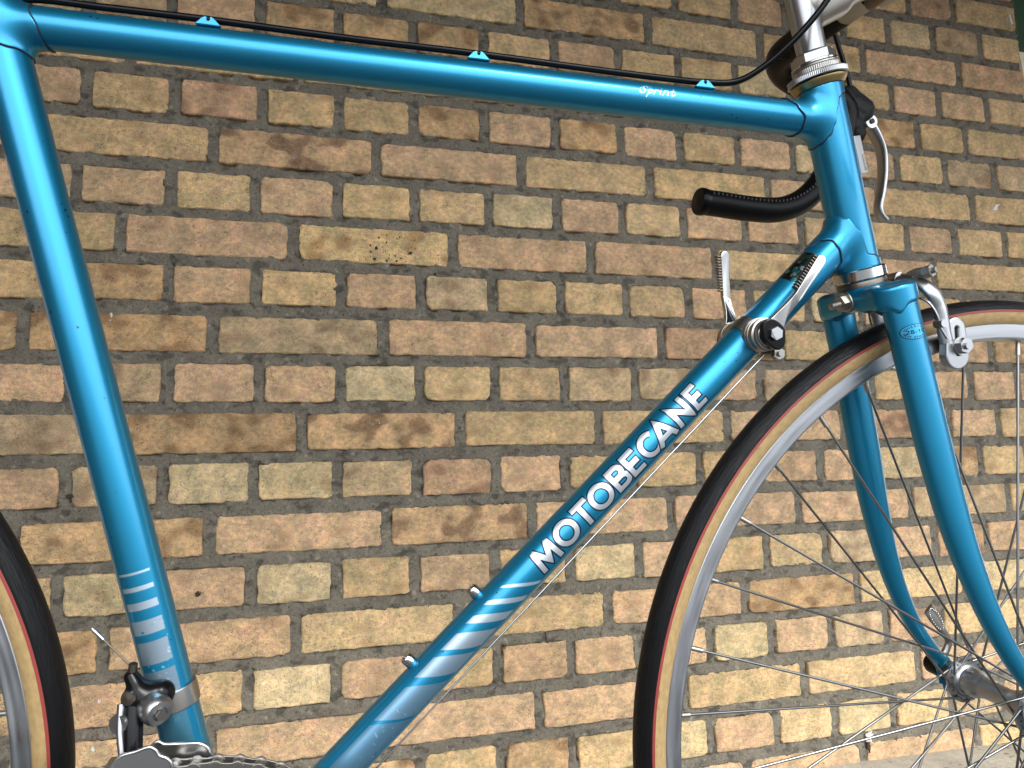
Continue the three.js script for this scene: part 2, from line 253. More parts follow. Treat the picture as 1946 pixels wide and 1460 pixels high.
function brickGeo(b) {
  const R = mulberry(Math.floor(b.seed * 1000)), cx = (b.x0 + b.x1) / 2, cy = (b.y0 + b.y1) / 2, hx = (b.x1 - b.x0) / 2, hy = (b.y1 - b.y0) / 2;
  const cr = [0, 0, 0, 0].map(() => 0.003 + R() * R() * 0.011), out = [], q = 0.0085;
  const side = (ax, ay, bx, by) => { const L = Math.hypot(bx - ax, by - ay), n = Math.max(2, Math.round(L / q)); for (let i = 0; i < n; i++) out.push([lerp(ax, bx, i / n), lerp(ay, by, i / n)]); };
  const arc = (x, y, r, a0) => { for (let i = 0; i < 4; i++) { const a = a0 + i / 4 * Math.PI / 2; out.push([x + Math.cos(a) * r, y + Math.sin(a) * r]); } };
  side(-hx + cr[0], -hy, hx - cr[1], -hy); arc(hx - cr[1], -hy + cr[1], cr[1], -Math.PI / 2);
  side(hx, -hy + cr[1], hx, hy - cr[2]); arc(hx - cr[2], hy - cr[2], cr[2], 0);
  side(hx - cr[2], hy, -hx + cr[3], hy); arc(-hx + cr[3], hy - cr[3], cr[3], Math.PI / 2);
  side(-hx, hy - cr[3], -hx, -hy + cr[0]); arc(-hx + cr[0], -hy + cr[0], cr[0], Math.PI);
  const N = out.length, pos = [], uv = [], idx = [], ou = hx + 0.004 + R() * (0.49 - 2 * hx), ov = hy + 0.004 + R() * (0.24 - 2 * hy);
  const rings = [[-0.03, 0.0006], [-0.0042, 0.0002], [-0.0012, 0.0009], [0, 0.0032]];
  for (const [dz, inset] of rings) for (let i = 0; i < N; i++) {
    let [x, y] = out[i]; const w = 0.0011 * n2((x + b.seed) * 38, (y + b.seed) * 38) + 0.0009 * n2((x - b.seed) * 150, y * 150);
    const l = Math.hypot(x / hx, y / hy) || 1, sx = Math.abs(x) > hx - 0.012 ? Math.sign(x) : 0, sy = Math.abs(y) > hy - 0.012 ? Math.sign(y) : 0;
    const d = w - inset - 0.0006; x += sx * d; y += sy * d;
    pos.push(cx + x, cy + y, b.zf + dz + (dz === 0 ? x * b.tx + y * b.ty : 0) + (dz > -0.01 ? 0.0007 * n2(x * 60 + b.seed, y * 60) : 0)); uv.push((x + ou) / 0.5, (y + ov) / 0.25);
  }
  // inner grid ring and centre line for gentle unevenness
  const base = 4 * N; for (let i = 0; i < N; i++) { const [x0, y0] = out[i], x = Math.sign(x0) * Math.max(0, Math.abs(x0) - 0.016), y = Math.sign(y0) * Math.max(0, Math.abs(y0) - 0.016); pos.push(cx + x, cy + y, b.zf + x * b.tx + y * b.ty + 0.0011 * n2(x * 38 + b.seed, y * 38)); uv.push((x + ou) / 0.5, (y + ov) / 0.25); }
  const c = base + N; pos.push(cx, cy, b.zf + 0.0004); uv.push(ou / 0.5, ov / 0.25);
  for (let r = 0; r < 4; r++) for (let i = 0; i < N; i++) { const j = (i + 1) % N, a = r * N + i, a2 = r * N + j, e = a + N, e2 = a2 + N; idx.push(a, a2, e, a2, e2, e); }
  for (let i = 0; i < N; i++) idx.push(base + i, base + (i + 1) % N, c);
  const g = build(pos, null, uv, idx), tv = 0.87 + 0.18 * R(), tw = (R() - 0.5) * 0.035, tb = (R() - 0.5) * 0.05, col = new Float32Array(pos.length); for (let i = 0; i < col.length; i += 3) { col[i] = tv * (1 + tw); col[i + 1] = tv; col[i + 2] = tv * (1 - tw + tb); }
  g.setAttribute('color', new THREE.BufferAttribute(col, 3)); return g;
}
{
  const wall = new THREE.Group(); wall.name = 'brick_wall'; scene.add(wall);
  tag(wall, 'old buff and pinkish brick wall with grey recessed mortar behind the bicycle', 'wall');
  // mortar bed: real relief, with an open crack under the brick edges
  const x0 = -0.75, x1 = END - 0.004, y0 = -0.06, y1 = WY + 9 * P, dx = 0.0036, nx = Math.round((x1 - x0) / dx), ny = Math.round((y1 - y0) / dx), pos = new Float32Array((nx + 1) * (ny + 1) * 3), uv = new Float32Array((nx + 1) * (ny + 1) * 2), idx = new Uint32Array(nx * ny * 6);
  let c = 0, e = 0;
  for (let j = 0; j <= ny; j++) for (let i = 0; i <= nx; i++) {
    const x = x0 + (x1 - x0) * i / nx, y = y0 + (y1 - y0) * j / ny, k = Math.floor((WY - y) / P); let z = -0.0024 + 0.0016 * fbm2(x * 28, y * 46, 3) + 0.0009 * n2(x * 190, y * 190);
    z += 0.0042 * sst(0.35, 0.75, fbm2(x * 13 + 20, y * 17, 3) + 0.25 * n2(x * 70, y * 70));
    let gap = 0, under = false;
    for (const kk of [k - 1, k]) { const row = rows[kk + 9]; if (!row) continue; for (const b of row) if (x > b.x0 - 0.005 && x < b.x1 + 0.003) {
      if (x > b.x0 + 0.005 && x < b.x1 - 0.005 && y > b.y0 + 0.005 && y < b.y1 - 0.005) under = true;
      const w = sst(-0.15, 0.45, n2(x * 24 + b.seed, b.k * 9)); const d = b.y0 - y; if (x > b.x0 && d > -0.0035 && d < 0.0026) gap = Math.max(gap, w * (1 - sst(0.0002, 0.0026, d)));
      const dl = b.x0 - x; if (kk === k && y > b.y0 && y < b.y1 && dl > -0.003 && dl < 0.0026) gap = Math.max(gap, sst(0.0, 0.4, n2(b.seed, y * 30)) * (1 - sst(0.0002, 0.0026, dl))); } }
    z = Math.min(z, 0.0006) - 0.007 * gap; if (under) z = -0.014;
    pos[c * 3] = x; pos[c * 3 + 1] = y; pos[c * 3 + 2] = z; uv[c * 2] = x / 0.6; uv[c * 2 + 1] = y / 0.6; c++;
    if (i < nx && j < ny) { const a = j * (nx + 1) + i; idx[e++] = a; idx[e++] = a + 1; idx[e++] = a + nx + 1; idx[e++] = a + 1; idx[e++] = a + nx + 2; idx[e++] = a + nx + 1; }
  }
  const g = new THREE.BufferGeometry(); g.setAttribute('position', new THREE.BufferAttribute(pos, 3)); g.setAttribute('uv', new THREE.BufferAttribute(uv, 2)); g.setIndex(new THREE.BufferAttribute(idx, 1)); g.computeVertexNormals();
  const mt = tex(1024, 1024, (u, v) => { const a = fbm2(u * 9, v * 9, 4), b = fbm2(u * 70, v * 70, 3), d = n2(u * 260, v * 260); let s = 0.395 + 0.06 * a + 0.05 * b + 0.04 * d; const l = sst(0.3, 0.7, fbm2(u * 26 + 30, v * 26, 4)); s = lerp(s, 0.6, l * 0.6); s *= 1 - 0.28 * sst(0.15, 0.5, fbm2(u * 14 + 70, v * 20, 4)); s *= 1 - 0.5 * sst(0.72, 0.85, n2(u * 95, v * 95)); return [s * 1.05, s * 0.985, s * 0.86]; });
  const mb = tex(512, 512, (u, v) => { const s = 0.5 + 0.25 * fbm2(u * 60, v * 60, 4) + 0.25 * n2(u * 200, v * 200); return [s, s, s]; }, false);
  put(wall, 'mortar', g, new THREE.MeshStandardMaterial({ map: mt, bumpMap: mb, bumpScale: 0.0016, roughness: 0.95 }));
  put(wall, 'core', boxG(END - x0 - 0.02, y1 - y0, 0.2, (END + x0) / 2 - 0.012, (y0 + y1) / 2, -0.135, 0.001), new THREE.MeshStandardMaterial({ map: mt, roughness: 0.95 }));
  // lime splashes and dark pock marks on the brick faces
  const splash = (x, y, w, h, tilt, mat, name, seed) => { const sh = new THREE.Shape(); for (let i = 0; i < 18; i++) { const q = i / 18 * 6.2832, r = 0.7 + 0.45 * n2(Math.cos(q) * 1.3 + seed, Math.sin(q) * 1.3), px = Math.cos(q) * w * r, py = Math.sin(q) * h * r, X = px * Math.cos(tilt) - py * Math.sin(tilt), Yy = px * Math.sin(tilt) + py * Math.cos(tilt); i ? sh.lineTo(X, Yy) : sh.moveTo(X, Yy); } const g = new THREE.ExtrudeGeometry(sh, { depth: 0.0034, bevelEnabled: false }); g.translate(x, y, 0.0002); put(wall, name, g, mat); };
  const lime = new THREE.MeshStandardMaterial({ color: LINC(0.62, 0.6, 0.54), roughness: 0.9 });
  [[-0.0722, 0.757, 0.0022, 0.004, 0], [-0.0735, 0.749, 0.001, 0.001, 0], [-0.0682, 0.2329, 0.0018, 0.0042, 0.1], [-0.0734, 0.1727, 0.0032, 0.0045, 0.3], [-0.072, 0.135, 0.0022, 0.003, 0], [1.6395, 1.4575, 0.004, 0.016, 0.25], [1.5445, 1.0289, 0.016, 0.006, 0.75], [1.1374, 0.0449, 0.008, 0.012, -0.4], [0.62, 0.905, 0.001, 0.001, 0], [0.301, 0.6, 0.0012, 0.0014, 0], [0.77, 0.83, 0.001, 0.0012, 0]].forEach((q, i) => splash(...q, lime, 'lime_splash', i * 3.3));
  const soot = new THREE.MeshStandardMaterial({ color: LINC(0.035, 0.028, 0.022), roughness: 0.95 }), RS = mulberry(88);
  for (let i = 0; i < 26; i++) { const big = i < 3, x = 0.3 + (RS() + RS() - 0.6) * 0.055, y = 0.877 + (RS() - 0.55) * 0.044, r = big ? 0.0026 : 0.0006 + RS() * RS() * 0.0016; splash(x, y, r * 1.2, r, RS() * 3, soot, 'pock_mark', i * 5.7); }
  for (const [x, y, w, h] of [[0.556, 0.262, 0.0014, 0.009], [0.05, 0.364, 0.005, 0.0045], [1.135, 0.03, 0.004, 0.012], [-0.115, 0.505, 0.006, 0.004], [0.39, 0.838, 0.003, 0.0025]]) splash(x, y, w, h, 0.15, soot, 'pock_mark', x * 50);
  const far = [];
  for (const row of rows) for (const b of row) {
    const inView = b.k >= -3 && b.x1 > -0.3;
    if (inView) put(wall, 'brick', brickGeo(b), bmat[b.tone]); else far.push(b);
  }
  const o = put(wall, 'outlying_bricks', mergeGeometries(far.map(brickGeo)), bmat.y); o.userData.kind = 'stuff';
}
{ // rendered end of the wall past the last bricks: cream below, dark green painted above
  const grp = new THREE.Group(); grp.name = 'rendered_pier'; scene.add(grp);
  tag(grp, 'pier past the end of the brickwork, cream below and dark green above', 'pier');
  const nt = (c, a) => tex(256, 256, (u, v) => { const s = 1 + a * (fbm2(u * 8, v * 8, 4) + 0.4 * n2(u * 60, v * 60)); return [c[0] * s, c[1] * s, c[2] * s]; });
  const sh = (y0, y1, seed) => { const s = new THREE.Shape(), X1 = 2.3; s.moveTo(X1, y0); s.lineTo(X1, y1); for (let i = 0; i <= 60; i++) { const y = lerp(y1, y0, i / 60); s.lineTo(END + 0.003 + 0.004 * n2(y * 25, seed) - 0.014 * sst(0.5, 0.75, n2(y * 13.8, seed + 4)), y); } return s; };
  const mkg = (s, d) => { const g = new THREE.ExtrudeGeometry(s, { depth: d, bevelEnabled: false }); g.translate(0, 0, -0.02); return g; };
  put(grp, 'cream_render', mkg(sh(-0.05, 1.386, 3), 0.0185), new THREE.MeshStandardMaterial({ map: nt([0.86, 0.82, 0.72], 0.06), roughness: 0.9 }));
  put(grp, 'green_panel', mkg(sh(1.389, 2.0, 9), 0.016), new THREE.MeshStandardMaterial({ map: nt([0.17, 0.29, 0.2], 0.12), roughness: 0.6 }));
}
{ // unseen roof and side screens, added and sized to leave only front light
  const wt = tex(256, 256, (u, v) => { const k = 0.34 + 0.06 * fbm2(u * 3, v * 40, 4); return [k * 1.12, k * 0.82, k * 0.52]; });
  const m = new THREE.MeshStandardMaterial({ map: wt, roughness: 0.85 });
  const grp = new THREE.Group(); grp.name = 'shade_roof'; scene.add(grp);
  tag(grp, 'unseen boarded roof over the wall, sized to block overhead light', 'roof');
  for (let i = 0; i < RB; i++) put(grp, 'board', boxG(RX1 - RX0, 0.022, 0.137, (RX0 + RX1) / 2, RYY, 0.072 + i * 0.141, 0.003), m);
  put(grp, 'fascia', boxG(RX1 - RX0, 0.16, 0.024, (RX0 + RX1) / 2, RYY + 0.06, 0.018 + RB * 0.141, 0.003), m);
  put(grp, 'covering', boxG(RX1 - RX0 + 0.02, 0.03, RB * 0.141, (RX0 + RX1) / 2, RYY + 0.03, RB * 0.0705, 0.003), new THREE.MeshStandardMaterial({ color: 0x3a3a38, roughness: 0.9 }));
  for (const [x, nm] of [[RX0 + 0.05, 'left'], [RX1 - 0.05, 'right']]) {
    const sc = new THREE.Group(); sc.name = nm === 'left' ? 'shade_screen' : 'shade_screen_001'; scene.add(sc);
    tag(sc, nm === 'left' ? 'added unseen side screen blocking light, on the rear wheel side' : 'added unseen side screen blocking light, past the end of the brickwork', 'screen');
    for (let i = 0; i < RB; i++) put(sc, 'board', boxG(0.022, RYY - 0.02, 0.137, x, (RYY - 0.02) / 2, 0.072 + i * 0.141, 0.003), m);
  }
}
//BIKE0
// ---------------------------------------------------------------- bicycle
const LIN = (r, g, b) => new THREE.Color().setRGB(r, g, b);
const flake = tex(512, 512, (u, v, i, j) => { const s = 0.62 + 0.16 * n2(i * 0.41, j * 0.41) + 0.1 * n2(u * 12, v * 12) + 0.08 * n2(i * 0.13, j * 0.13); return [s, s, s]; }, false); flake.repeat.set(9, 9);
const BLUE = '#10779b';
const paintOpts = { metalness: 0.82, roughness: 0.38, clearcoat: 0.5, clearcoatRoughness: 0.2, bumpMap: flake, bumpScale: 0.00001 };
const M = {
  paint: new THREE.MeshPhysicalMaterial({ ...paintOpts, color: new THREE.Color(BLUE) }),
  lining: new THREE.MeshStandardMaterial({ color: LIN(0.006, 0.008, 0.02), roughness: 0.7 }),
  chrome: new THREE.MeshStandardMaterial({ color: LIN(0.46, 0.46, 0.45), metalness: 1, roughness: 0.16 }),
  alloy: new THREE.MeshStandardMaterial({ color: LIN(0.34, 0.345, 0.35), metalness: 1, roughness: 0.34 }),
  dullAlloy: new THREE.MeshStandardMaterial({ color: LIN(0.33, 0.31, 0.275), metalness: 1, roughness: 0.42 }),
  brass: new THREE.MeshStandardMaterial({ color: LIN(0.36, 0.27, 0.13), metalness: 1, roughness: 0.42 }),
  steel: new THREE.MeshStandardMaterial({ color: LIN(0.3, 0.285, 0.26), metalness: 1, roughness: 0.35 }),
  darkSteel: new THREE.MeshStandardMaterial({ color: LIN(0.14, 0.12, 0.1), metalness: 1, roughness: 0.38 }),
  spoke: new THREE.MeshStandardMaterial({ color: LIN(0.19, 0.19, 0.187), metalness: 1, roughness: 0.3 }),
  black: new THREE.MeshPhysicalMaterial({ color: LIN(0.0025, 0.0025, 0.003), roughness: 0.26, specularIntensity: 0.28 }),
  rubber: new THREE.MeshPhysicalMaterial({ color: LIN(0.006, 0.006, 0.006), roughness: 0.5, specularIntensity: 0.3 }),
  hood: new THREE.MeshPhysicalMaterial({ color: LIN(0.011, 0.011, 0.0115), roughness: 0.55, specularIntensity: 0.3 }),
  cage: new THREE.MeshStandardMaterial({ color: LIN(0.5, 0.5, 0.5), metalness: 1, roughness: 0.28, roughnessMap: null }),
  stitch: new THREE.MeshStandardMaterial({ color: LIN(0.05, 0.05, 0.052), roughness: 0.5 }),
  red: new THREE.MeshStandardMaterial({ color: LIN(0.15, 0.014, 0.01), roughness: 0.65 }),
};
const gripBump = tex(256, 256, (u, v) => { const st = Math.abs(v - 0.5) < 0.018 && (u * 8) % 1 < 0.5 ? 0 : 1, rib = 0.9 + 0.1 * n2(u * 90, v * 90); return [st * rib, st * rib, st * rib]; }, false);
const treadBump = tex(512, 256, (u, v) => { const a = Math.sin(u * Math.PI * 2 * 40 + v * 60), b = Math.sin(u * Math.PI * 2 * 40 - v * 60), s = 0.6 + 0.2 * (a > 0 ? 1 : 0) * (b > 0 ? 1 : 0) + 0.3 * n2(u * 120, v * 50); return [s, s, s]; }, false);
M.tread = new THREE.MeshPhysicalMaterial({ color: LIN(0.0035, 0.0035, 0.004), roughness: 0.42, specularIntensity: 0.3, bumpMap: treadBump, bumpScale: 0.0004 });
const tanTex = tex(1024, 128, (u, v) => { const s = 1 + 0.1 * fbm2(u * 60, v * 3, 4) + 0.06 * n2(u * 400, v * 40), d = sst(0.3, 0.7, fbm2(u * 40 + 8, v * 4, 3)); return [lerp(0.52, 0.42, d) * s, lerp(0.43, 0.34, d) * s, lerp(0.28, 0.21, d) * s]; });
tanTex.repeat.set(3, 1);
M.tan = new THREE.MeshStandardMaterial({ map: tanTex, roughness: 0.8 });
const brushed = tex(1024, 64, (u, v) => { const s = 0.55 + 0.2 * n2(u * 6, v * 60) + 0.12 * n2(u * 40, v * 30) + 0.1 * n2(u * 3, v * 25 + 9); return [s, s, s]; }, false);
M.rim = new THREE.MeshStandardMaterial({ color: LIN(0.34, 0.35, 0.365), metalness: 1, roughness: 0.7, roughnessMap: brushed });

const bike = new THREE.Group(); bike.name = 'bicycle'; scene.add(bike);
tag(bike, 'metallic blue steel road bicycle with drop bars and tan wall tyres', 'bicycle');
bike.applyMatrix4(new THREE.Matrix4().set(0.99634036, 0.04286851, -0.07394713, 0.15964477, -0.05281911, 0.98897519, -0.13834094, -1.10153429 + WY, 0.0672014, 0.14174049, 0.98762017, 0.53321702, 0, 0, 0, 1));
const A = V(-0.16048562, 0.56805031, 0), Bn = V(0.42136379, 0.57274783, 0), D = V(0.44673761, 0.49130573, 0), O = V(0, 0, 0);
const uST = A.clone().normalize(), uTT = Bn.clone().sub(A).normalize(), uHT = D.clone().sub(Bn).normalize(), uDT = D.clone().normalize();
const upOf = (u) => V().crossVectors(V(0, 0, 1), u);

// --- printed tubes: canvas in metres along the tube and degrees round it
function tubeCanvas(L, r, W, Hh, draw) {
  const c = document.createElement('canvas'); c.width = W; c.height = Hh; const g = c.getContext('2d'); g.fillStyle = BLUE; g.fillRect(0, 0, W, Hh);
  const circ = 2 * Math.PI * r; g.setTransform(W / L, 0, 0, -Hh / circ, 0, Hh / 2); // x = s, y = arc length from theta 0, up positive
  draw(g, (deg) => deg / 180 * Math.PI * r); g.setTransform(1, 0, 0, 1, 0, 0);
  const t = new THREE.CanvasTexture(c); t.colorSpace = THREE.SRGBColorSpace; t.anisotropy = 8; return t;
}
const paintMap = (map) => new THREE.MeshPhysicalMaterial({ ...paintOpts, map });
function chips(g, a, list, R) {
  list = list.concat(Array.from({ length: 22 }, () => [0.03 + R() * 0.52, -80 + R() * 160, 0.0002 + R() * R() * 0.0006]));
  for (const [s, d, k] of list) { g.fillStyle = 'rgb(18,20,26)'; g.beginPath(); for (let i = 0; i < 7; i++) { const t = i / 7 * 6.283, q = k * (0.5 + 0.7 * R()); g.lineTo(s + Math.cos(t) * q * 1.3, a(d) + Math.sin(t) * q); } g.fill(); } }
{ // top tube with the script
  const L = A.distanceTo(Bn), t = tubeCanvas(L, 0.0127, 2048, 256, (g, a) => {
    const R = mulberry(5); g.save(); g.translate(0.4222, a(1.5)); g.transform(1, 0, 0.28, 1, 0, 0); g.scale(1, -1); g.fillStyle = '#b4c6cf'; g.font = 'bold 0.01px serif'; g.scale(1, 1);
    // script lettering drawn as flowing strokes
    g.scale(1, -1); g.strokeStyle = '#b4c6cf'; g.lineCap = 'round'; g.lineJoin = 'round';
    const st = (w, pts) => { g.lineWidth = w; g.beginPath(); g.moveTo(pts[0][0], pts[0][1]); for (let i = 1; i + 2 < pts.length + 0; i += 3) g.bezierCurveTo(...pts[i], ...pts[i + 1], ...pts[i + 2]); g.stroke(); };
    const m = 0.001;
    st(0.0009, [[5.5, 4.6], [6, 6.2], [2, 6.2], [2.4, 4.4], [2.8, 3.2], [4.6, 2.6], [4, 1], [3.4, -0.4], [0.2, -0.2], [0.4, 1.6]].map((q) => [q[0] * m, q[1] * m]));
    st(0.0005, [[0.4, 3.4], [0.9, 5.4], [4, 5.8], [8.4, 5.4]].map((q) => [q[0] * m, q[1] * m]));
    st(0.0008, [[7.4, 3.4], [7.2, 1], [6.8, -1], [6.6, -2.6]].map((q) => [q[0] * m, q[1] * m]));
    st(0.0007, [[7.3, 2.6], [8.4, 4], [10.4, 3.4], [9.8, 1.6], [9.4, 0], [7.6, 0], [7.1, 0.8]].map((q) => [q[0] * m, q[1] * m]));
    st(0.0009, [[12, 3.3], [11.8, 2], [11.6, 1], [11.4, 0]].map((q) => [q[0] * m, q[1] * m]));
    st(0.0006, [[11.8, 2.2], [12.6, 3.4], [13.6, 3.8], [14.4, 3]].map((q) => [q[0] * m, q[1] * m]));
    st(0.0009, [[16, 3.3], [15.8, 2], [15.4, 0.4], [16.6, 0.3]].map((q) => [q[0] * m, q[1] * m]));
    st(0.0008, [[16.4, 4.8], [16.45, 4.85], [16.5, 4.9], [16.55, 4.95]].map((q) => [q[0] * m, q[1] * m]));
    st(0.0009, [[19, 3.3], [18.8, 2], [18.6, 1], [18.4, 0]].map((q) => [q[0] * m, q[1] * m]));
    st(0.0009, [[18.8, 2], [20, 4], [22, 4], [21.8, 2.2], [21.6, 0.8], [21.2, 0], [22.6, 0.4]].map((q) => [q[0] * m, q[1] * m]));
    st(0.0009, [[25.6, 5.6], [25.2, 3.6], [24, 0.2], [25.6, 0.2], [26.6, 0.2], [27.2, 0.8], [27.6, 1.4]].map((q) => [q[0] * m, q[1] * m]));
    st(0.0006, [[23.6, 3.4], [24.6, 3.5], [26, 3.5], [27.4, 3.6]].map((q) => [q[0] * m, q[1] * m]));
    g.restore();
    chips(g, a, [[0.058, 30, 0.0009], [0.062, 27, 0.0006], [0.077, 34, 0.0005], [0.33, 40, 0.0005], [0.36, 8, 0.0004]], R);
  });
  put(bike, 'top_tube', tube(A, Bn, 0.0127), paintMap(t));
}
{ // seat tube with silver bars
  const L = A.length(), top = A.clone().addScaledVector(uST, 0.022), Lt = L + 0.022, t = tubeCanvas(Lt, 0.0143, 2048, 256, (g, a) => {
    const R = mulberry(8), bars = [[0.2297, 0.2314], [0.2187, 0.2218], [0.2063, 0.2115], [0.1898, 0.1993], [0.1696, 0.1848], [0.1, 0.1646]];
    bars.forEach(([s0, s1], i) => { g.fillStyle = ['#9fb6c4', '#a3b5c0', '#9cacb7', '#93a4af', '#8697a3', '#748a9b'][i]; g.beginPath(); const n = 24; for (let j = 0; j <= n; j++) g.lineTo(lerp(s0, s1, j / n), a(-42 + 1.2 * n2(j * 0.9, i))); for (let j = n; j >= 0; j--) g.lineTo(lerp(s0, s1, j / n), a(40)); g.fill(); });
    g.fillStyle = '#41788f'; g.fillRect(0, a(-42), 0.139, a(82)); // worn print below the clamp
    for (let i = 0; i < 40; i++) { g.fillStyle = i % 3 ? 'rgba(205,222,232,0.5)' : BLUE; const s = 0.13 + R() * 0.07, q = 0.0002 + R() * R() * 0.0009; g.beginPath(); g.ellipse(s, a(-46 + R() * 86), q * 1.6, q, R() * 3, 0, 7); g.fill(); }
    chips(g, a, [[0.467, -66, 0.0009], [0.463, -70, 0.0008], [0.471, -60, 0.0005], [0.468, 25, 0.0007], [0.405, 35, 0.0008], [0.392, -22, 0.0006], [0.345, -40, 0.0004]], R);
  });
  put(bike, 'seat_tube', tube(O, top, 0.0143), paintMap(t));
}
{ // down tube with the maker's lettering
  const L = D.length(), t = tubeCanvas(L, 0.0143, 2048, 512, (g, a) => {
    const R = mulberry(9);
    // slanted bars
    [[0.2758, 0.2785, '#a6bfcd'], [0.2594, 0.264, '#a4b8c4'], [0.2417, 0.2495, '#9fb0bb'], [0.2167, 0.2325, '#94a5b1'], [0.191, 0.2102, '#869daf'], [0.1515, 0.1825, '#6a90a8'], [0.05, 0.1475, '#5b86a1']].forEach(([s0, s1, c], i) => {
      g.fillStyle = c; g.beginPath(); const sl = 0.00028; g.moveTo(s0, a(43)); g.lineTo(s1, a(42)); g.quadraticCurveTo(s1 + 45 * sl, a(4), s1 + 80 * sl, a(-38)); g.lineTo(s0 + 79 * sl, a(-40)); g.quadraticCurveTo(s0 + 38 * sl, a(4), s0, a(43)); g.fill();
    });
    for (let i = 0; i < 26; i++) { g.fillStyle = i % 4 ? 'rgba(190,210,222,0.5)' : '#3b7696'; const s = 0.07 + R() * 0.12, q = 0.0002 + R() * R() * 0.0009; g.beginPath(); g.ellipse(s, a(-40 + R() * 55), q * 2.4, q * 0.7, R() * 1.5, 0, 7); g.fill(); }
    // lettering
    const h0 = -28.5, h1 = 51.5, Y = (h) => a(lerp(h0, h1, h)), H = Y(1) - Y(0), w = 0.0041, k = w / 2, yb = Y(0) + k, yt = Y(1) - k, ym = (yb + yt) / 2;
    const letters = [];
    const M_ = (x0, x1) => letters.push([[[x0 + k * 0.8, Y(0)], [x0 + k + 0.0012, yt], [(x0 + x1) / 2, Y(0.26)], [x1 - k - 0.0012, yt], [x1 - k * 0.8, Y(0)]]]);
    const Oc = (x, r) => letters.push([['circle', x, ym, r - k]]);
    M_(0.3056, 0.3256); Oc(0.3372, H / 2); letters.push([[[0.3489, yt], [0.3637, yt]], [[0.3557, yt], [0.3553, Y(0)]]]); Oc(0.3735, H / 2);
    { const x = 0.3852 + k, q = 0.0072, r = (yt - yb) / 4; letters.push([['path', [x, Y(0)], [x, yt], [x + q - r * 0.4, yt], ['q', x + q + r * 1.1, yt, x + q + r * 1.1, ym, x + q - r * 0.4, ym], [x, ym]], ['path', [x, ym], [x + q - r * 0.2, ym], ['q', x + q + r * 1.5, ym, x + q + r * 1.5, yb, x + q - r * 0.2, yb], [x - k, yb]]]); }
    const E_ = (x0, x1) => letters.push([[[x1, yb], [x0 + k, yb], [x0 + k, yt], [x1, yt]], [[x0, ym], [x1 - 0.0014, ym]]]);
    E_(0.4009, 0.4137); letters.push([['arc', 0.4262, ym, H / 2 - k, 0.85, 5.43]]);
    letters.push([[[0.4296 + k * 0.8, Y(0)], [0.4398, yt], [0.4492 - k * 0.8, Y(0)]], [[0.4345, Y(0.28)], [0.4445, Y(0.28)]]]);
    letters.push([[[0.4512 + k, Y(0)], [0.4512 + k, yt - 0.001], [0.4672 - k, yb + 0.001], [0.4672 - k, Y(1)]]]); E_(0.4695, 0.481);
    const trace = (p) => { g.beginPath(); if (p[0] === 'circle') g.arc(p[1], p[2], p[3], 0, 6.2832); else if (p[0] === 'arc') g.arc(p[1], p[2], p[3], p[4], p[5]); else if (p[0] === 'path') { p.slice(1).forEach((q, i) => q[0] === 'q' ? g.bezierCurveTo(...q.slice(1)) : i ? g.lineTo(...q) : g.moveTo(...q)); } else p.forEach((q, i) => i ? g.lineTo(...q) : g.moveTo(...q)); };
    g.lineJoin = 'miter'; g.miterLimit = 3;
    for (const L2 of letters) for (const [lw, col, cap] of [[w + 0.0019, '#060c22', 'square'], [w, '#b9bfc5', 'butt']]) for (const p of L2) { g.lineCap = 'butt'; g.lineWidth = lw; g.strokeStyle = col; trace(p); g.stroke(); if (cap === 'square' && Array.isArray(p[0]) && p[0].length === 2) { g.fillStyle = col; for (const e of [[p[0], p[1]], [p[p.length - 1], p[p.length - 2]]]) { const dx = e[0][0] - e[1][0], dy = e[0][1] - e[1][1], l = Math.hypot(dx, dy), x = e[0][0], y = e[0][1]; g.beginPath(); g.lineWidth = lw; g.moveTo(x, y); g.lineTo(x + dx / l * 0.00085, y + dy / l * 0.00085); g.stroke(); } } }
    // worn foil transfer under the gear lever
    g.fillStyle = '#11150f'; g.fillRect(0.5926, a(8), 0.0295, a(82)); 
    for (let i = 0; i < 40; i++) { g.fillStyle = ['#1b5a63', '#123c3a', '#2a3b25', '#0a0c0a', '#6f7f7c'][i % 5]; const q = 0.0005 + R() * 0.0018; g.beginPath(); g.ellipse(0.594 + R() * 0.026, a(28 + R() * 54), q * 1.2, q, R() * 3, 0, 7); g.fill(); }
    g.fillStyle = '#9fb6bd'; g.fillRect(0.6085, a(4), 0.0135, a(10)); for (let i = 0; i < 16; i++) { g.fillStyle = '#11150f'; g.fillRect(0.6 + R() * 0.022, a(3), 0.0006 + R() * 0.001, a(1.5)); }
    chips(g, a, [[0.522, 10, 0.0005], [0.517, -4, 0.0006], [0.42, 60, 0.0004]], R);
  });
  put(bike, 'down_tube', tube(O, D, 0.0143), paintMap(t));
}
const htTop = Bn.clone().addScaledVector(uHT, -0.0262), htBot = Bn.clone().addScaledVector(uHT, 0.1178);
put(bike, 'head_tube', tube(htTop, htBot, 0.0159), M.paint);

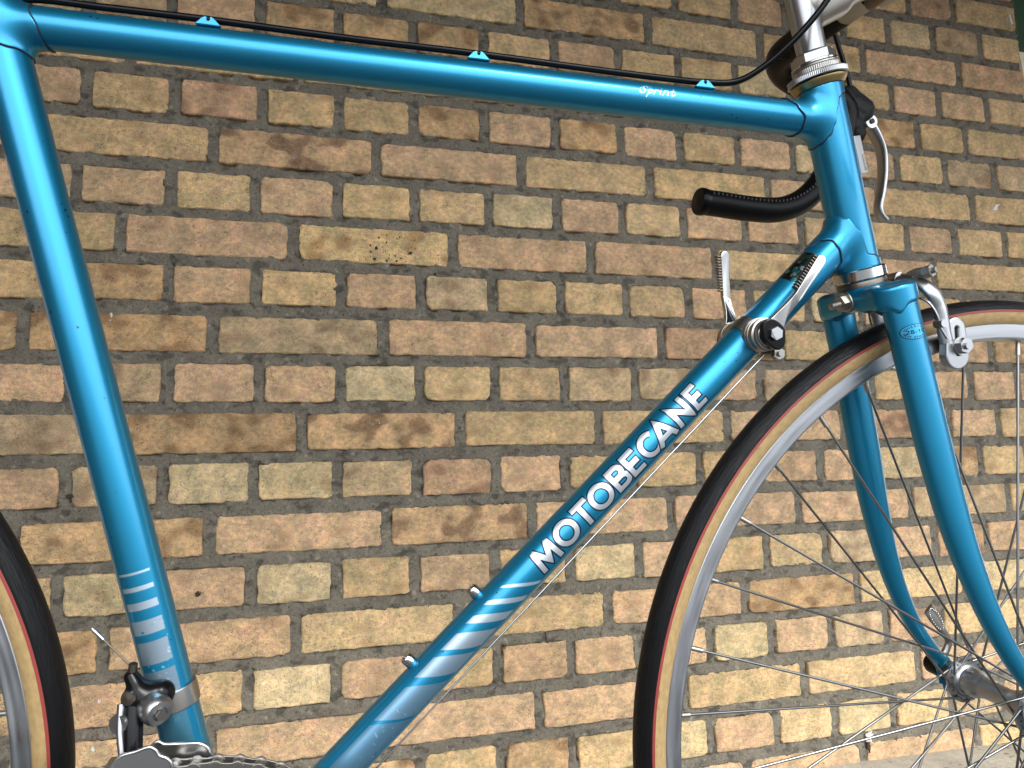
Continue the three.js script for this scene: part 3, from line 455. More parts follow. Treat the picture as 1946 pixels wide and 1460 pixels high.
// --- lugs: sleeves with shaped edges, blended where the tubes meet
function sleeve(Pp, u, r, lo, hi) { // returns field; lo/hi(theta deg) bounds along u
  const up = upOf(u);
  return (x, y, z) => { const px = x - Pp.x, py = y - Pp.y, s = px * u.x + py * u.y, v = px * up.x + py * up.y, th = Math.atan2(v, z) * 57.2958, d = Math.hypot(v, z) - r; return smax(d, Math.max(lo(th) - s, s - hi(th)), 0.0009); };
}
const frontPhi = (th) => { let p = 90 - th; p = ((p + 540) % 360) - 180; return Math.abs(p); }; // degrees from the front
function lineLoop(Pp, u, r, fn, th0 = -180, th1 = 180, rr = 0.00042) { const up = upOf(u), pts = []; const n = 72; for (let i = 0; i < (th1 - th0 >= 359 ? n : n + 1); i++) { const th = lerp(th0, th1, i / n), a = th / 57.2958, p = Pp.clone().addScaledVector(u, fn(th)).addScaledVector(up, Math.sin(a) * r); p.z += Math.cos(a) * r; pts.push(p); } return sweep(pts, () => rr, { seg: 6, n: 150, closed: th1 - th0 >= 359, ref: u.clone() }); }
const eUp = (th) => interp([[0, -0.0185], [39, -0.018], [63, -0.0165], [80, -0.0135], [93, -0.0065], [108, 0.005], [124, 0.0125], [150, 0.0165], [180, 0.0178]], frontPhi(th));
const eTT = (th) => interp([[-180, 0.549], [-111, 0.5536], [-60, 0.556], [-18, 0.5555], [20, 0.549], [46, 0.5437], [90, 0.541], [135, 0.5437], [180, 0.549]], th);
{
  const f1 = sleeve(Bn, uHT, 0.0168, () => -0.0257, eUp), f2 = sleeve(A, uTT, 0.01365, eTT, () => A.distanceTo(Bn) - 0.004);
  const g = nets((x, y, z) => smin(f1(x, y, z), f2(x, y, z), 0.008), [0.372, 0.548, -0.0205], [0.446, 0.607, 0.0205], 0.00085);
  const lug = put(bike, 'upper_head_lug', g, M.paint);
  put(lug, 'edge_lining', merge(lineLoop(Bn, uHT, 0.01655, eUp), lineLoop(A, uTT, 0.0134, eTT)), M.lining);
}
const eLow = (th) => interp([[0, 0.1125], [39, 0.1118], [60, 0.111], [80, 0.1085], [94, 0.1075], [104, 0.0905], [128, 0.0781], [160, 0.0735], [180, 0.072]], frontPhi(th));
const eDT = (th) => interp([[-180, 0.636], [-90, 0.6235], [-69, 0.6267], [-30, 0.6345], [9, 0.6376], [35, 0.639], [64, 0.6354], [80, 0.627], [90, 0.624], [110, 0.63], [145, 0.6385], [180, 0.636]], th);
{
  const f1 = sleeve(Bn, uHT, 0.0168, eLow, () => 0.1176), f2 = sleeve(O, uDT, 0.01525, eDT, () => D.length() + 0.001);
  const g = nets((x, y, z) => smin(f1(x, y, z), f2(x, y, z), 0.008), [0.4, 0.446, -0.021], [0.478, 0.512, 0.021], 0.00085);
  const lug = put(bike, 'lower_head_lug', g, M.paint);
  put(lug, 'edge_lining', merge(lineLoop(Bn, uHT, 0.01655, eLow), lineLoop(O, uDT, 0.0150, eDT)), M.lining);
}
const eST = (th) => interp([[-180, 0.5685], [-92, 0.566], [-35, 0.5686], [0, 0.5712], [90, 0.5735], [180, 0.5685]], th), eTS = (th) => interp([[-180, 0.026], [-111, 0.031], [-60, 0.03], [-25, 0.0285], [36, 0.0225], [90, 0.0205], [140, 0.022], [180, 0.026]], th);
{
  const f1 = sleeve(O, uST, 0.01525, eST, () => 0.6115), f2 = sleeve(A, uTT, 0.01365, () => 0.004, eTS);
  const g = nets((x, y, z) => smin(f1(x, y, z), f2(x, y, z), 0.009), [-0.194, 0.538, -0.0185], [-0.122, 0.605, 0.0185], 0.00085);
  const lug = put(bike, 'seat_lug', g, M.paint);
  put(lug, 'edge_lining', merge(lineLoop(O, uST, 0.015, eST), lineLoop(A, uTT, 0.0134, eTS)), M.lining);
}
// --- rear triangle and bottom bracket, below and behind the view
const RA = V(-0.43086, 0.0797, 0);
for (const s of [-1, 1]) {
  put(bike, 'chain_stay', sweep([V(-0.012, 0.002, s * 0.018), V(-0.12, 0.024, s * 0.032), V(-0.3, 0.055, s * 0.045), V(-0.43, 0.0797, s * 0.058)], (t) => lerp(0.011, 0.0065, t), { n: 30 }), M.paint);
  put(bike, 'seat_stay', sweep([V(-0.172, 0.574, s * 0.0165), V(-0.24, 0.43, s * 0.03), V(-0.34, 0.24, s * 0.048), V(-0.428, 0.083, s * 0.058)], () => 0.0068, { n: 30 }), M.paint);
}
put(bike, 'bottom_bracket_shell', tube(V(0, 0, -0.034), V(0, 0, 0.034), 0.0195, 0.0195, 40, true), M.paint);
put(bike, 'seat_post', tube(A.clone().addScaledVector(uST, 0.015), A.clone().addScaledVector(uST, 0.125), 0.0131, 0.0131, 32, true), M.alloy);
{
  const C = A.clone().addScaledVector(uST, 0.16), f = (x, y, z) => { const px = x - C.x, py = y - C.y, w = lerp(0.068, 0.017, sst(-0.11, 0.06, px)); return smax(sdBox(px - 0.005, py + 0.004 - 0.02 * px * px / 0.02, z, 0.135, 0.02, w, 0.014), -(sdBox(px, py + 0.02, z, 0.12, 0.02, w - 0.006, 0.01)), 0.004); };
  put(bike, 'saddle', nets(f, [C.x - 0.15, C.y - 0.05, -0.08], [C.x + 0.16, C.y + 0.05, 0.08], 0.004), M.black);
}
// --- rear brake cable along the top tube with its three guides
{
  const off = upOf(uTT).multiplyScalar(0.0182), on = (s, d = 0) => A.clone().addScaledVector(uTT, s).add(off).addScaledVector(upOf(uTT), d);
  const pts = [V(-0.215, 0.552, -0.012), V(-0.19, 0.572, -0.004), V(-0.1594, 0.5825, 0), V(-0.138, 0.5862, 0), on(0.06), on(0.126, 0.0006), on(0.21), on(0.305, 0.0006), on(0.39), on(0.45, 0.0001), on(0.476, 0.0008), V(0.3427, 0.594, 0.002), V(0.3603, 0.6045, 0.008), V(0.3762, 0.62, 0.016), V(0.3886, 0.6357, 0.022), V(0.3987, 0.6514, 0.026), V(0.4067, 0.6697, 0.03), V(0.425, 0.71, 0.036), V(0.468, 0.744, 0.04), V(0.53, 0.742, 0.12), V(0.588, 0.69, 0.17), V(0.612, 0.636, 0.184)];
  put(bike, 'brake_cable', sweep(pts, () => 0.0024, { seg: 14, n: 260 }), M.black);
  const sh = new THREE.Shape(); sh.moveTo(-0.0086, 0); sh.lineTo(-0.0068, 0.0018); sh.lineTo(-0.0044, 0.0046); sh.lineTo(-0.0024, 0.0058); sh.lineTo(-0.0015, 0.0056); sh.lineTo(-0.0014, 0.0034); sh.quadraticCurveTo(0, 0.0014, 0.0014, 0.0034); sh.lineTo(0.0015, 0.0058); sh.lineTo(0.0026, 0.0056); sh.lineTo(0.0046, 0.0040); sh.lineTo(0.0068, 0.0016); sh.lineTo(0.0086, 0); sh.closePath();
  for (const s of [0.1265, 0.3055, 0.476]) {
    const g = plate(sh, 0.0012, 0.0003); const base = boxG(0.017, 0.0014, 0.0075, 0, 0.0002, -0.003, 0.0004); const m = merge(g, base);
    const a = Math.atan2(uTT.y, uTT.x); m.translate(0, 0, 0.0045); m.scale(0.88, 0.88, 1); m.rotateX(-0.1); m.rotateZ(a); const p = A.clone().addScaledVector(uTT, s).addScaledVector(upOf(uTT), 0.0121); m.translate(p.x, p.y, 0.0015); put(bike, 'cable_guide', m, M.paint);
  }
}
// --- bottle cage bosses on the down tube
for (const s of [0.2605, 0.1945]) {
  const p = O.clone().addScaledVector(uDT, s), up = upOf(uDT), b = put(bike, 'bottle_boss', tube(p.clone().addScaledVector(up, 0.013), p.clone().addScaledVector(up, 0.0160), 0.0048, 0.0043, 24, true), M.paint);
  put(b, 'bolt', lathe([[0.0001, 0.0158], [0.0044, 0.0158], [0.0047, 0.0164], [0.0047, 0.0206], [0.0041, 0.0216], [0.0025, 0.0216], [0.0022, 0.0194], [0.0001, 0.0192]], p, up, 28), M.chrome);
}
// --- gear levers on the down tube
{
  const c = O.clone().addScaledVector(uDT, 0.5436), up = upOf(uDT);
  const band = put(bike, 'lever_clamp', lathe([[0.0144, -0.0062], [0.0156, -0.0062], [0.0158, -0.0056], [0.0158, 0.0056], [0.0156, 0.0062], [0.0144, 0.0062]], c, uDT, 60), M.steel);
  const bolt = V(c.x, c.y, 0).addScaledVector(up, -0.0195);
  put(band, 'clamp_bolt', merge(tube(V(bolt.x + 0.001, bolt.y, -0.012), V(bolt.x + 0.001, bolt.y, 0.014), 0.0046, 0.0046, 24, true), hexG(0.0047, 0.004, V(bolt.x + 0.001, bolt.y, 0.0165), V(0, 0, 1)), tube(V(bolt.x + 0.001, bolt.y, 0.018), V(bolt.x + 0.001, bolt.y, 0.021), 0.0024, 0.0022, 16, true)), M.steel);
  const lever = (tip, name, sz) => { // sz: side
    const d = V(tip[0] - c.x, tip[1] - c.y, 0), L = d.length(), ang = Math.atan2(d.y, d.x), s = new THREE.Shape();
    s.absarc(0, 0, 0.0088, Math.PI * 0.28, Math.PI * 1.72, false); s.bezierCurveTo(0.012, -0.0036, 0.02, -0.0026, L * 0.5, -0.0026); s.lineTo(L - 0.005, -0.0036); s.quadraticCurveTo(L + 0.001, -0.0036, L + 0.001, 0); s.quadraticCurveTo(L + 0.001, 0.0032, L - 0.005, 0.0032); s.lineTo(L * 0.5, 0.0026); s.bezierCurveTo(0.02, 0.0026, 0.012, 0.0045, 0.0088 * Math.cos(Math.PI * 0.28), 0.0088 * Math.sin(Math.PI * 0.28));
    const g = new THREE.ExtrudeGeometry(s, { depth: 0.003, bevelEnabled: true, bevelThickness: 0.001, bevelSize: 0.0006, bevelSegments: 3, curveSegments: 24 }); g.translate(0, 0, -0.0017);
    const p = g.attributes.position; for (let i = 0; i < p.count; i++) { const x = p.getX(i); p.setZ(i, p.getZ(i) + 0.006 * sst(0.012, L * 0.55, x) * sz - 0.002 * sz * sst(L * 0.6, L, x)); } g.computeVertexNormals();
    const g2 = creased(g, 0.7); g2.rotateZ(ang); g2.translate(c.x, c.y, sz * 0.0275); const lv = put(bike, name, g2, M.chrome);
    const ribs = []; for (let i = 0; i < 13; i++) { const r = boxG(0.0012, 0.003, 0.005, L - 0.003 - i * 0.0023, 0.0052 - i * 0.00004, sz * 0.0045, 0.0003); r.rotateZ(ang); r.translate(c.x, c.y, sz * 0.0275); ribs.push(r); }
    put(lv, 'grip_ribs', merge(ribs), M.darkSteel); return lv;
  };
  lever([0.4022, 0.4606], 'gear_lever', 1); lever([0.3567, 0.4706], 'gear_lever', -1);
  for (const sz of [-1, 1]) {
    const st = put(bike, 'lever_boss', lathe([[0.0001, 0.012], [0.0128, 0.012], [0.0128, 0.0165], [0.0118, 0.0168], [0.0118, 0.0178], [0.0128, 0.018], [0.0128, 0.0198], [0.0117, 0.0201], [0.0117, 0.0212], [0.0124, 0.0215], [0.0124, 0.0255], [0.0112, 0.0262], [0.0112, 0.0292], [0.0001, 0.0292]], V(c.x, c.y, 0), V(0, 0, sz), 48), M.steel);
    const w = new THREE.Shape(); const n = 48; for (let i = 0; i < n; i++) { const a = i / n * 6.2832, r = 0.0078 + 0.0038 * Math.max(0, Math.cos((a - 5.2))) ** 6 + 0.0028 * Math.max(0, Math.cos(a - 2.2)) ** 4; i ? w.lineTo(Math.cos(a) * r, Math.sin(a) * r) : w.moveTo(Math.cos(a) * r, Math.sin(a) * r); }
    const wg = plate(w, 0.0055, 0.0009); if (sz < 0) { wg.rotateY(Math.PI); } wg.translate(c.x, c.y, sz * 0.0305); put(st, 'wing_nut', wg, M.black);
    put(st, 'bolt_head', merge(hexG(0.0049, 0.004, V(c.x, c.y, sz * 0.0372), V(0, 0, 1)), tube(V(c.x, c.y, 0.0365 * sz), V(c.x, c.y, 0.0398 * sz), 0.0039, 0.0036, 24, true)), M.alloy);
  }
  for (const sz of [1, -1]) put(bike, 'gear_cable', tube(V(0.3682, 0.3872, sz * 0.0185), V(0.03, 0.0085, sz * 0.0075), 0.0007, 0.0007, 8), M.chrome);
}
// --- front derailleur
{
  const c = O.clone().addScaledVector(uST, 0.1415), fd = put(bike, 'derailleur_clamp', lathe([[0.0144, -0.0068], [0.0157, -0.0068], [0.016, -0.006], [0.016, 0.006], [0.0157, 0.0068], [0.0144, 0.0068]], c, uST, 60), M.steel);
  const f = (x, y, z) => smin(smin(sdCap(x, y, z, -0.0505, 0.1445, 0.0215, -0.0592, 0.157, 0.018, 0.0072, 0.0045), sdCap(x, y, z, -0.0415, 0.1455, 0.017, -0.0535, 0.146, 0.02, 0.0085, 0.0072), 0.004), sdCap(x, y, z, -0.0565, 0.1395, 0.022, -0.058, 0.146, 0.024, 0.0062, 0.005), 0.003);
  put(bike, 'derailleur_body', nets(f, [-0.075, 0.122, 0.004], [-0.028, 0.17, 0.036], 0.001), M.black);
  const drum = put(bike, 'derailleur_pivot', lathe([[0.0001, -0.007], [0.0084, -0.007], [0.0094, -0.006], [0.0097, 0.003], [0.009, 0.0065], [0.0072, 0.0086], [0.0044, 0.009], [0.0038, 0.0078], [0.0001, 0.0076]], V(-0.0425, 0.1402, 0.026), V(0.62, -0.08, 0.8), 40), M.alloy);
  put(drum, 'bolt', hexG(0.0034, 0.004, V(-0.0366, 0.1394, 0.0336), V(0.62, -0.08, 0.8)), M.steel);
  put(bike, 'derailleur_screw', merge(tube(V(-0.059, 0.158, 0.018), V(-0.0585, 0.1655, 0.018), 0.0028, 0.0026, 20, true), lathe([[0.0001, 0], [0.0042, 0], [0.0046, 0.001], [0.0042, 0.003], [0.0001, 0.0034]], V(-0.0565, 0.1478, 0.027), V(-0.25, 0.1, 1), 20)), M.darkSteel);
  put(bike, 'derailleur_link', sweep([V(-0.0555, 0.141, 0.024), V(-0.0535, 0.128, 0.03), V(-0.0515, 0.113, 0.035)], () => [0.006, 0.0052], { n: 20, ref: V(1, 0, 0) }), M.black);
  put(bike, 'derailleur_strut', merge(sweep([V(-0.0615, 0.1435, 0.026), V(-0.0598, 0.128, 0.031), V(-0.0558, 0.112, 0.036)], (t) => [0.0026, 0.0042], { n: 20, ref: V(1, 0, 0) }), lathe([[0.0001, 0], [0.0062, 0], [0.0066, 0.001], [0.0062, 0.0034], [0.0001, 0.0038]], V(-0.0606, 0.1325, 0.0285), V(-0.4, 0, 1), 28)), M.alloy);
  const poly = (pts, z) => { const q = new THREE.Shape(); pts.forEach(([x, y], k) => k ? q.lineTo(x, y) : q.moveTo(x, y)); q.closePath(); const g = plate(q, 0.0018, 0.0005); g.translate(0, 0, z); return g; };
  const lip = (pts, z) => sweep(pts.map(([x, y]) => V(x, y, z)), () => 0.0011, { seg: 10, n: 50 });
  const near = [[-0.0585, 0.117], [-0.0535, 0.1228], [-0.045, 0.1254], [-0.0372, 0.1278], [-0.0342, 0.1262], [-0.0318, 0.1226], [-0.0275, 0.1206], [-0.0247, 0.1172], [-0.0238, 0.108]], inner = [[-0.043, 0.116], [-0.0392, 0.1218], [-0.0368, 0.1232], [-0.0335, 0.1214], [-0.022, 0.1212], [-0.0118, 0.1206], [-0.0076, 0.118], [-0.0045, 0.1105]];
  put(bike, 'derailleur_cage', merge(poly([...near, [-0.0235, 0.09], [-0.07, 0.09]], 0.0488), poly([...inner, [-0.004, 0.09], [-0.05, 0.09]], 0.0338), lip(near, 0.0502), lip(inner, 0.0352), boxG(0.016, 0.002, 0.017, -0.0555, 0.1135, 0.0425)), M.cage);
  const w = put(bike, 'derailleur_cable', tube(V(-0.0586, 0.1605, 0.0155), V(-0.0803, 0.1815, 0.0135), 0.0006, 0.0006, 8), M.darkSteel);
  put(w, 'end_cap', merge(tube(V(-0.0783, 0.1796, 0.0137), V(-0.0835, 0.1846, 0.0133), 0.0013, 0.0012, 14, true), tube(V(-0.0832, 0.1843, 0.0133), V(-0.0856, 0.1866, 0.0131), 0.0016, 0.001, 14, true)), M.chrome);
}
// --- crankset and chain
{
  const ring = new THREE.Shape(), T = 54, r0 = 0.0127 * T / (2 * Math.PI); for (let i = 0; i < T * 8; i++) { const a = i / (T * 8) * 6.28319, t = (i % 8) / 8, r = r0 + (t < 0.5 ? -0.003 : 0.003) * Math.abs(Math.sin(t * 6.283)); i ? ring.lineTo(Math.cos(a) * r, Math.sin(a) * r) : ring.moveTo(r, 0); }
  const hole = new THREE.Path(); hole.absarc(0, 0, r0 - 0.014, 0, 6.2832, true); ring.holes.push(hole);
  const g = plate(ring, 0.003, 0.0003); g.translate(0, 0, 0.0415); const arms = []; for (let i = 0; i < 5; i++) { const a = i / 5 * 6.2832 + 0.3; arms.push(sweep([V(0.01 * Math.cos(a), 0.01 * Math.sin(a), 0.046), V((r0 - 0.012) * Math.cos(a), (r0 - 0.012) * Math.sin(a), 0.046)], (t) => [0.003, lerp(0.011, 0.007, t)], { n: 8 })); }
  put(bike, 'chainring', merge(g, arms), M.alloy);
  put(bike, 'crank_arm', sweep([V(0, 0, 0.052), V(0.09, -0.01, 0.06), V(0.17, -0.02, 0.066)], (t) => [lerp(0.008, 0.006, t), lerp(0.015, 0.011, t)], { n: 20 }), M.alloy);
  put(bike, 'crank_arm', sweep([V(0, 0, -0.044), V(-0.09, 0.005, -0.055), V(-0.17, 0.01, -0.062)], (t) => [lerp(0.008, 0.006, t), lerp(0.015, 0.011, t)], { n: 20 }), M.alloy);
  // links: round the front of the ring, back along the top run
  const rp = r0 + 0.0022, step = 0.0127, links = [], path = (d) => { const arc = rp * Math.PI * 1.0; if (d < 0) return V(d, rp - 0.16 * 0 + (-d) * -0.055, 0.043); const a = Math.PI / 2 - d / rp; return V(Math.cos(a) * rp, Math.sin(a) * rp, 0.043); };
  const linkShape = (() => { const s = new THREE.Shape(), h = step / 2; s.absarc(h, 0, 0.0042, -2.2, 2.2, false); s.quadraticCurveTo(0, 0.0026, -h - 0.0042 * Math.cos(2.2) * -1 * -1, 0.0034); s.absarc(-h, 0, 0.0042, Math.PI - 2.2, Math.PI + 2.2, false); s.quadraticCurveTo(0, -0.0026, h + 0.0042 * Math.cos(2.2), -0.0034); return s; })();
  const chain = new THREE.Group(); chain.name = 'chain'; bike.add(chain);
  const pl = plate(linkShape, 0.0012, 0.0003);
  const mk = (z) => { const a = pl.clone(); a.translate(0, 0, z); const b = pl.clone(); b.translate(0, 0, -z - 0.0012); return merge(a, b, tube(V(step / 2, 0, -0.0045), V(step / 2, 0, 0.0045), 0.0018, 0.0018, 12, true), tube(V(-step / 2, 0, -0.0028), V(-step / 2, 0, 0.0028), 0.0038, 0.0038, 14, true)); };
  const gA = mk(0.0022), gB = mk(0.0034);
  for (let i = -30; i < 24; i++) { const p = path(i * step), q = path((i + 1) * step), m = put(chain, 'link', i % 2 ? gA : gB, M.steel); m.position.copy(p).add(q).multiplyScalar(0.5); m.rotation.z = Math.atan2(q.y - p.y, q.x - p.x); }
}
// --- wheels
function spokePart(parent, holeR, flz, rimR, phase, par) {
  const up = new THREE.Matrix4(); const geoS = new THREE.CylinderGeometry(0.001, 0.001, 1, 8), geoN = new THREE.CylinderGeometry(0.0017, 0.002, 0.0125, 12);
  for (let side = 0; side < 2; side++) for (let j = 0; j < 18; j++) {
    const hA = (j * 20 + side * 10 + phase) * Math.PI / 180, dir = (j + (side ? par : 0)) % 2 ? -1 : 1, rA = hA + dir * 60 * Math.PI / 180, sz = side ? -1 : 1, inn = dir > 0 ? 0.0022 : -0.0022;
    const a = V(Math.cos(hA) * holeR, Math.sin(hA) * holeR, sz * flz + inn * sz), b = V(Math.cos(rA) * rimR, Math.sin(rA) * rimR, sz * 0.002), d = b.clone().sub(a), L = d.length(); d.normalize();
    const s = put(parent, 'spoke', geoS, M.spoke); s.position.copy(a).addScaledVector(d, L / 2); s.scale.set(1, L, 1); s.quaternion.setFromUnitVectors(V(0, 1, 0), d);
    const nn = put(parent, 'nipple', geoN, M.dullAlloy); nn.position.copy(b).addScaledVector(d, -0.0045); nn.quaternion.setFromUnitVectors(V(0, 1, 0), d);
  }
}
function ringOf(a0, a1, Rc, rt, n, extra = () => 0) { // part of the tyre section, psi from outward, both sides handled by caller
  const pr = []; for (let i = 0; i <= n; i++) { const p = lerp(a0, a1, i / n) * Math.PI / 180, r = rt + extra(i / n); pr.push([Rc + Math.cos(p) * r, Math.sin(p) * r]); }
  const pts = pr.map(([r, z]) => new THREE.Vector2(r, z)), g = new THREE.LatheGeometry(pts, 220); g.rotateX(Math.PI / 2); return g; // axis z
}
function latheZ(pr, seg = 160) { const g = creased(new THREE.LatheGeometry(pr.map(([r, z]) => new THREE.Vector2(r, z)), seg), 0.5); g.rotateX(Math.PI / 2); return g; }
function wheel(name, phase, par, flz, holeR, flR) {
  const w = new THREE.Group(); w.name = name; bike.add(w); const Rc = 0.32055, rt = 0.0123;
  put(w, 'tread', ringOf(-72.5, 72.5, Rc, rt, 30, (t) => 0.0007 * sst(0, 0.03, t) * sst(1, 0.97, t)), M.tread);
  for (const s of [-1, 1]) {
    put(w, 'red_line', ringOf(s * 71, s * 80, Rc, rt, 4, () => 0.0003), M.red);
    put(w, 'sidewall', ringOf(s * 79.5, s * 152, Rc, rt, 14), M.tan);
  }
  put(w, 'rim', latheZ([[0.3123, -0.0085], [0.3129, -0.0098], [0.3124, -0.0103], [0.3022, -0.0103], [0.3008, -0.0098], [0.2996, -0.0075], [0.2988, -0.003], [0.2988, 0.003], [0.2996, 0.0075], [0.3008, 0.0098], [0.3022, 0.0103], [0.3124, 0.0103], [0.3129, 0.0098], [0.3123, 0.0085], [0.3104, 0], [0.3123, -0.0085]], 240), M.rim);
  spokePart(w, holeR, flz, 0.2985, phase, par);
  return w;
}
const steer = new THREE.Matrix4().makeBasis(V(0.952442675, 0.296739828, -0.069270667), V(-0.297454343, 0.954736044, 0), V(0.066135202, 0.020604861, 0.997597902)).setPosition(Bn);
const sPut = (name, g, m) => { const o = put(bike, name, g, m); o.applyMatrix4(steer); return o; };
const AX = V(0.048242, -0.495874, 0);
{
  const fw = wheel('front_wheel', -7.7, 0, 0.031, 0.0172, 0.0205); fw.applyMatrix4(steer.clone().multiply(new THREE.Matrix4().makeTranslation(AX.x, AX.y, AX.z)));
  put(fw, 'hub', latheZ([[0.0045, -0.046], [0.0085, -0.045], [0.0095, -0.037], [0.0135, -0.0342], [0.0145, -0.0334], [0.0204, -0.0332], [0.0207, -0.0326], [0.0207, -0.0312], [0.0203, -0.0305], [0.0150, -0.0302], [0.0142, -0.0285], [0.0128, -0.0272], [0.0122, -0.02], [0.0100, -0.0145], [0.0086, -0.011], [0.0084, 0.011], [0.0100, 0.0145], [0.0122, 0.02], [0.0128, 0.0272], [0.0142, 0.0285], [0.015, 0.0302], [0.0203, 0.0305], [0.0207, 0.0312], [0.0207, 0.0326], [0.0204, 0.0332], [0.0145, 0.0334], [0.0135, 0.0342], [0.0095, 0.037], [0.0085, 0.045], [0.0045, 0.046]], 72), M.alloy);
  const holes = []; for (const s of [-1, 1]) for (let j = 0; j < 18; j++) { const a = (j * 20 + 10 + (s < 0 ? 10 : 0) - 7.7) * Math.PI / 180; holes.push(tube(V(Math.cos(a) * 0.0172, Math.sin(a) * 0.0172, s * 0.0299), V(Math.cos(a) * 0.0172, Math.sin(a) * 0.0172, s * 0.0337), 0.0011, 0.0011, 10, true)); }
  put(fw, 'spoke_holes', merge(holes), M.darkSteel);
  put(fw, 'axle', merge(tube(V(0, 0, -0.063), V(0, 0, 0.06), 0.0045, 0.0045, 20, true), lathe([[0.0001, 0.045], [0.0092, 0.045], [0.0092, 0.05], [0.0001, 0.05]], V(0, 0, 0), V(0, 0, 1), 24), lathe([[0.0001, 0.045], [0.0092, 0.045], [0.0092, 0.05], [0.0001, 0.05]], V(0, 0, 0), V(0, 0, -1), 24), lathe([[0.0001, 0.055], [0.0085, 0.055], [0.0095, 0.06], [0.0088, 0.072], [0.0001, 0.074]], V(0, 0, 0), V(0, 0, 1), 24)), M.darkSteel);
  const rw = wheel('rear_wheel', -0.9, 0, 0.028, 0.0172, 0.0205); rw.position.copy(RA);
  put(rw, 'hub', latheZ([[0.0045, -0.058], [0.009, -0.05], [0.0205, -0.031], [0.0207, -0.029], [0.0128, -0.027], [0.009, -0.012], [0.009, 0.006], [0.0128, 0.018], [0.0207, 0.02], [0.0205, 0.022], [0.018, 0.03], [0.018, 0.05], [0.0045, 0.058]], 48), M.alloy);
  put(rw, 'freewheel', latheZ([[0.016, 0.024], [0.048, 0.025], [0.048, 0.027], [0.036, 0.029], [0.036, 0.034], [0.03, 0.036], [0.03, 0.044], [0.016, 0.046]], 60), M.darkSteel);
}
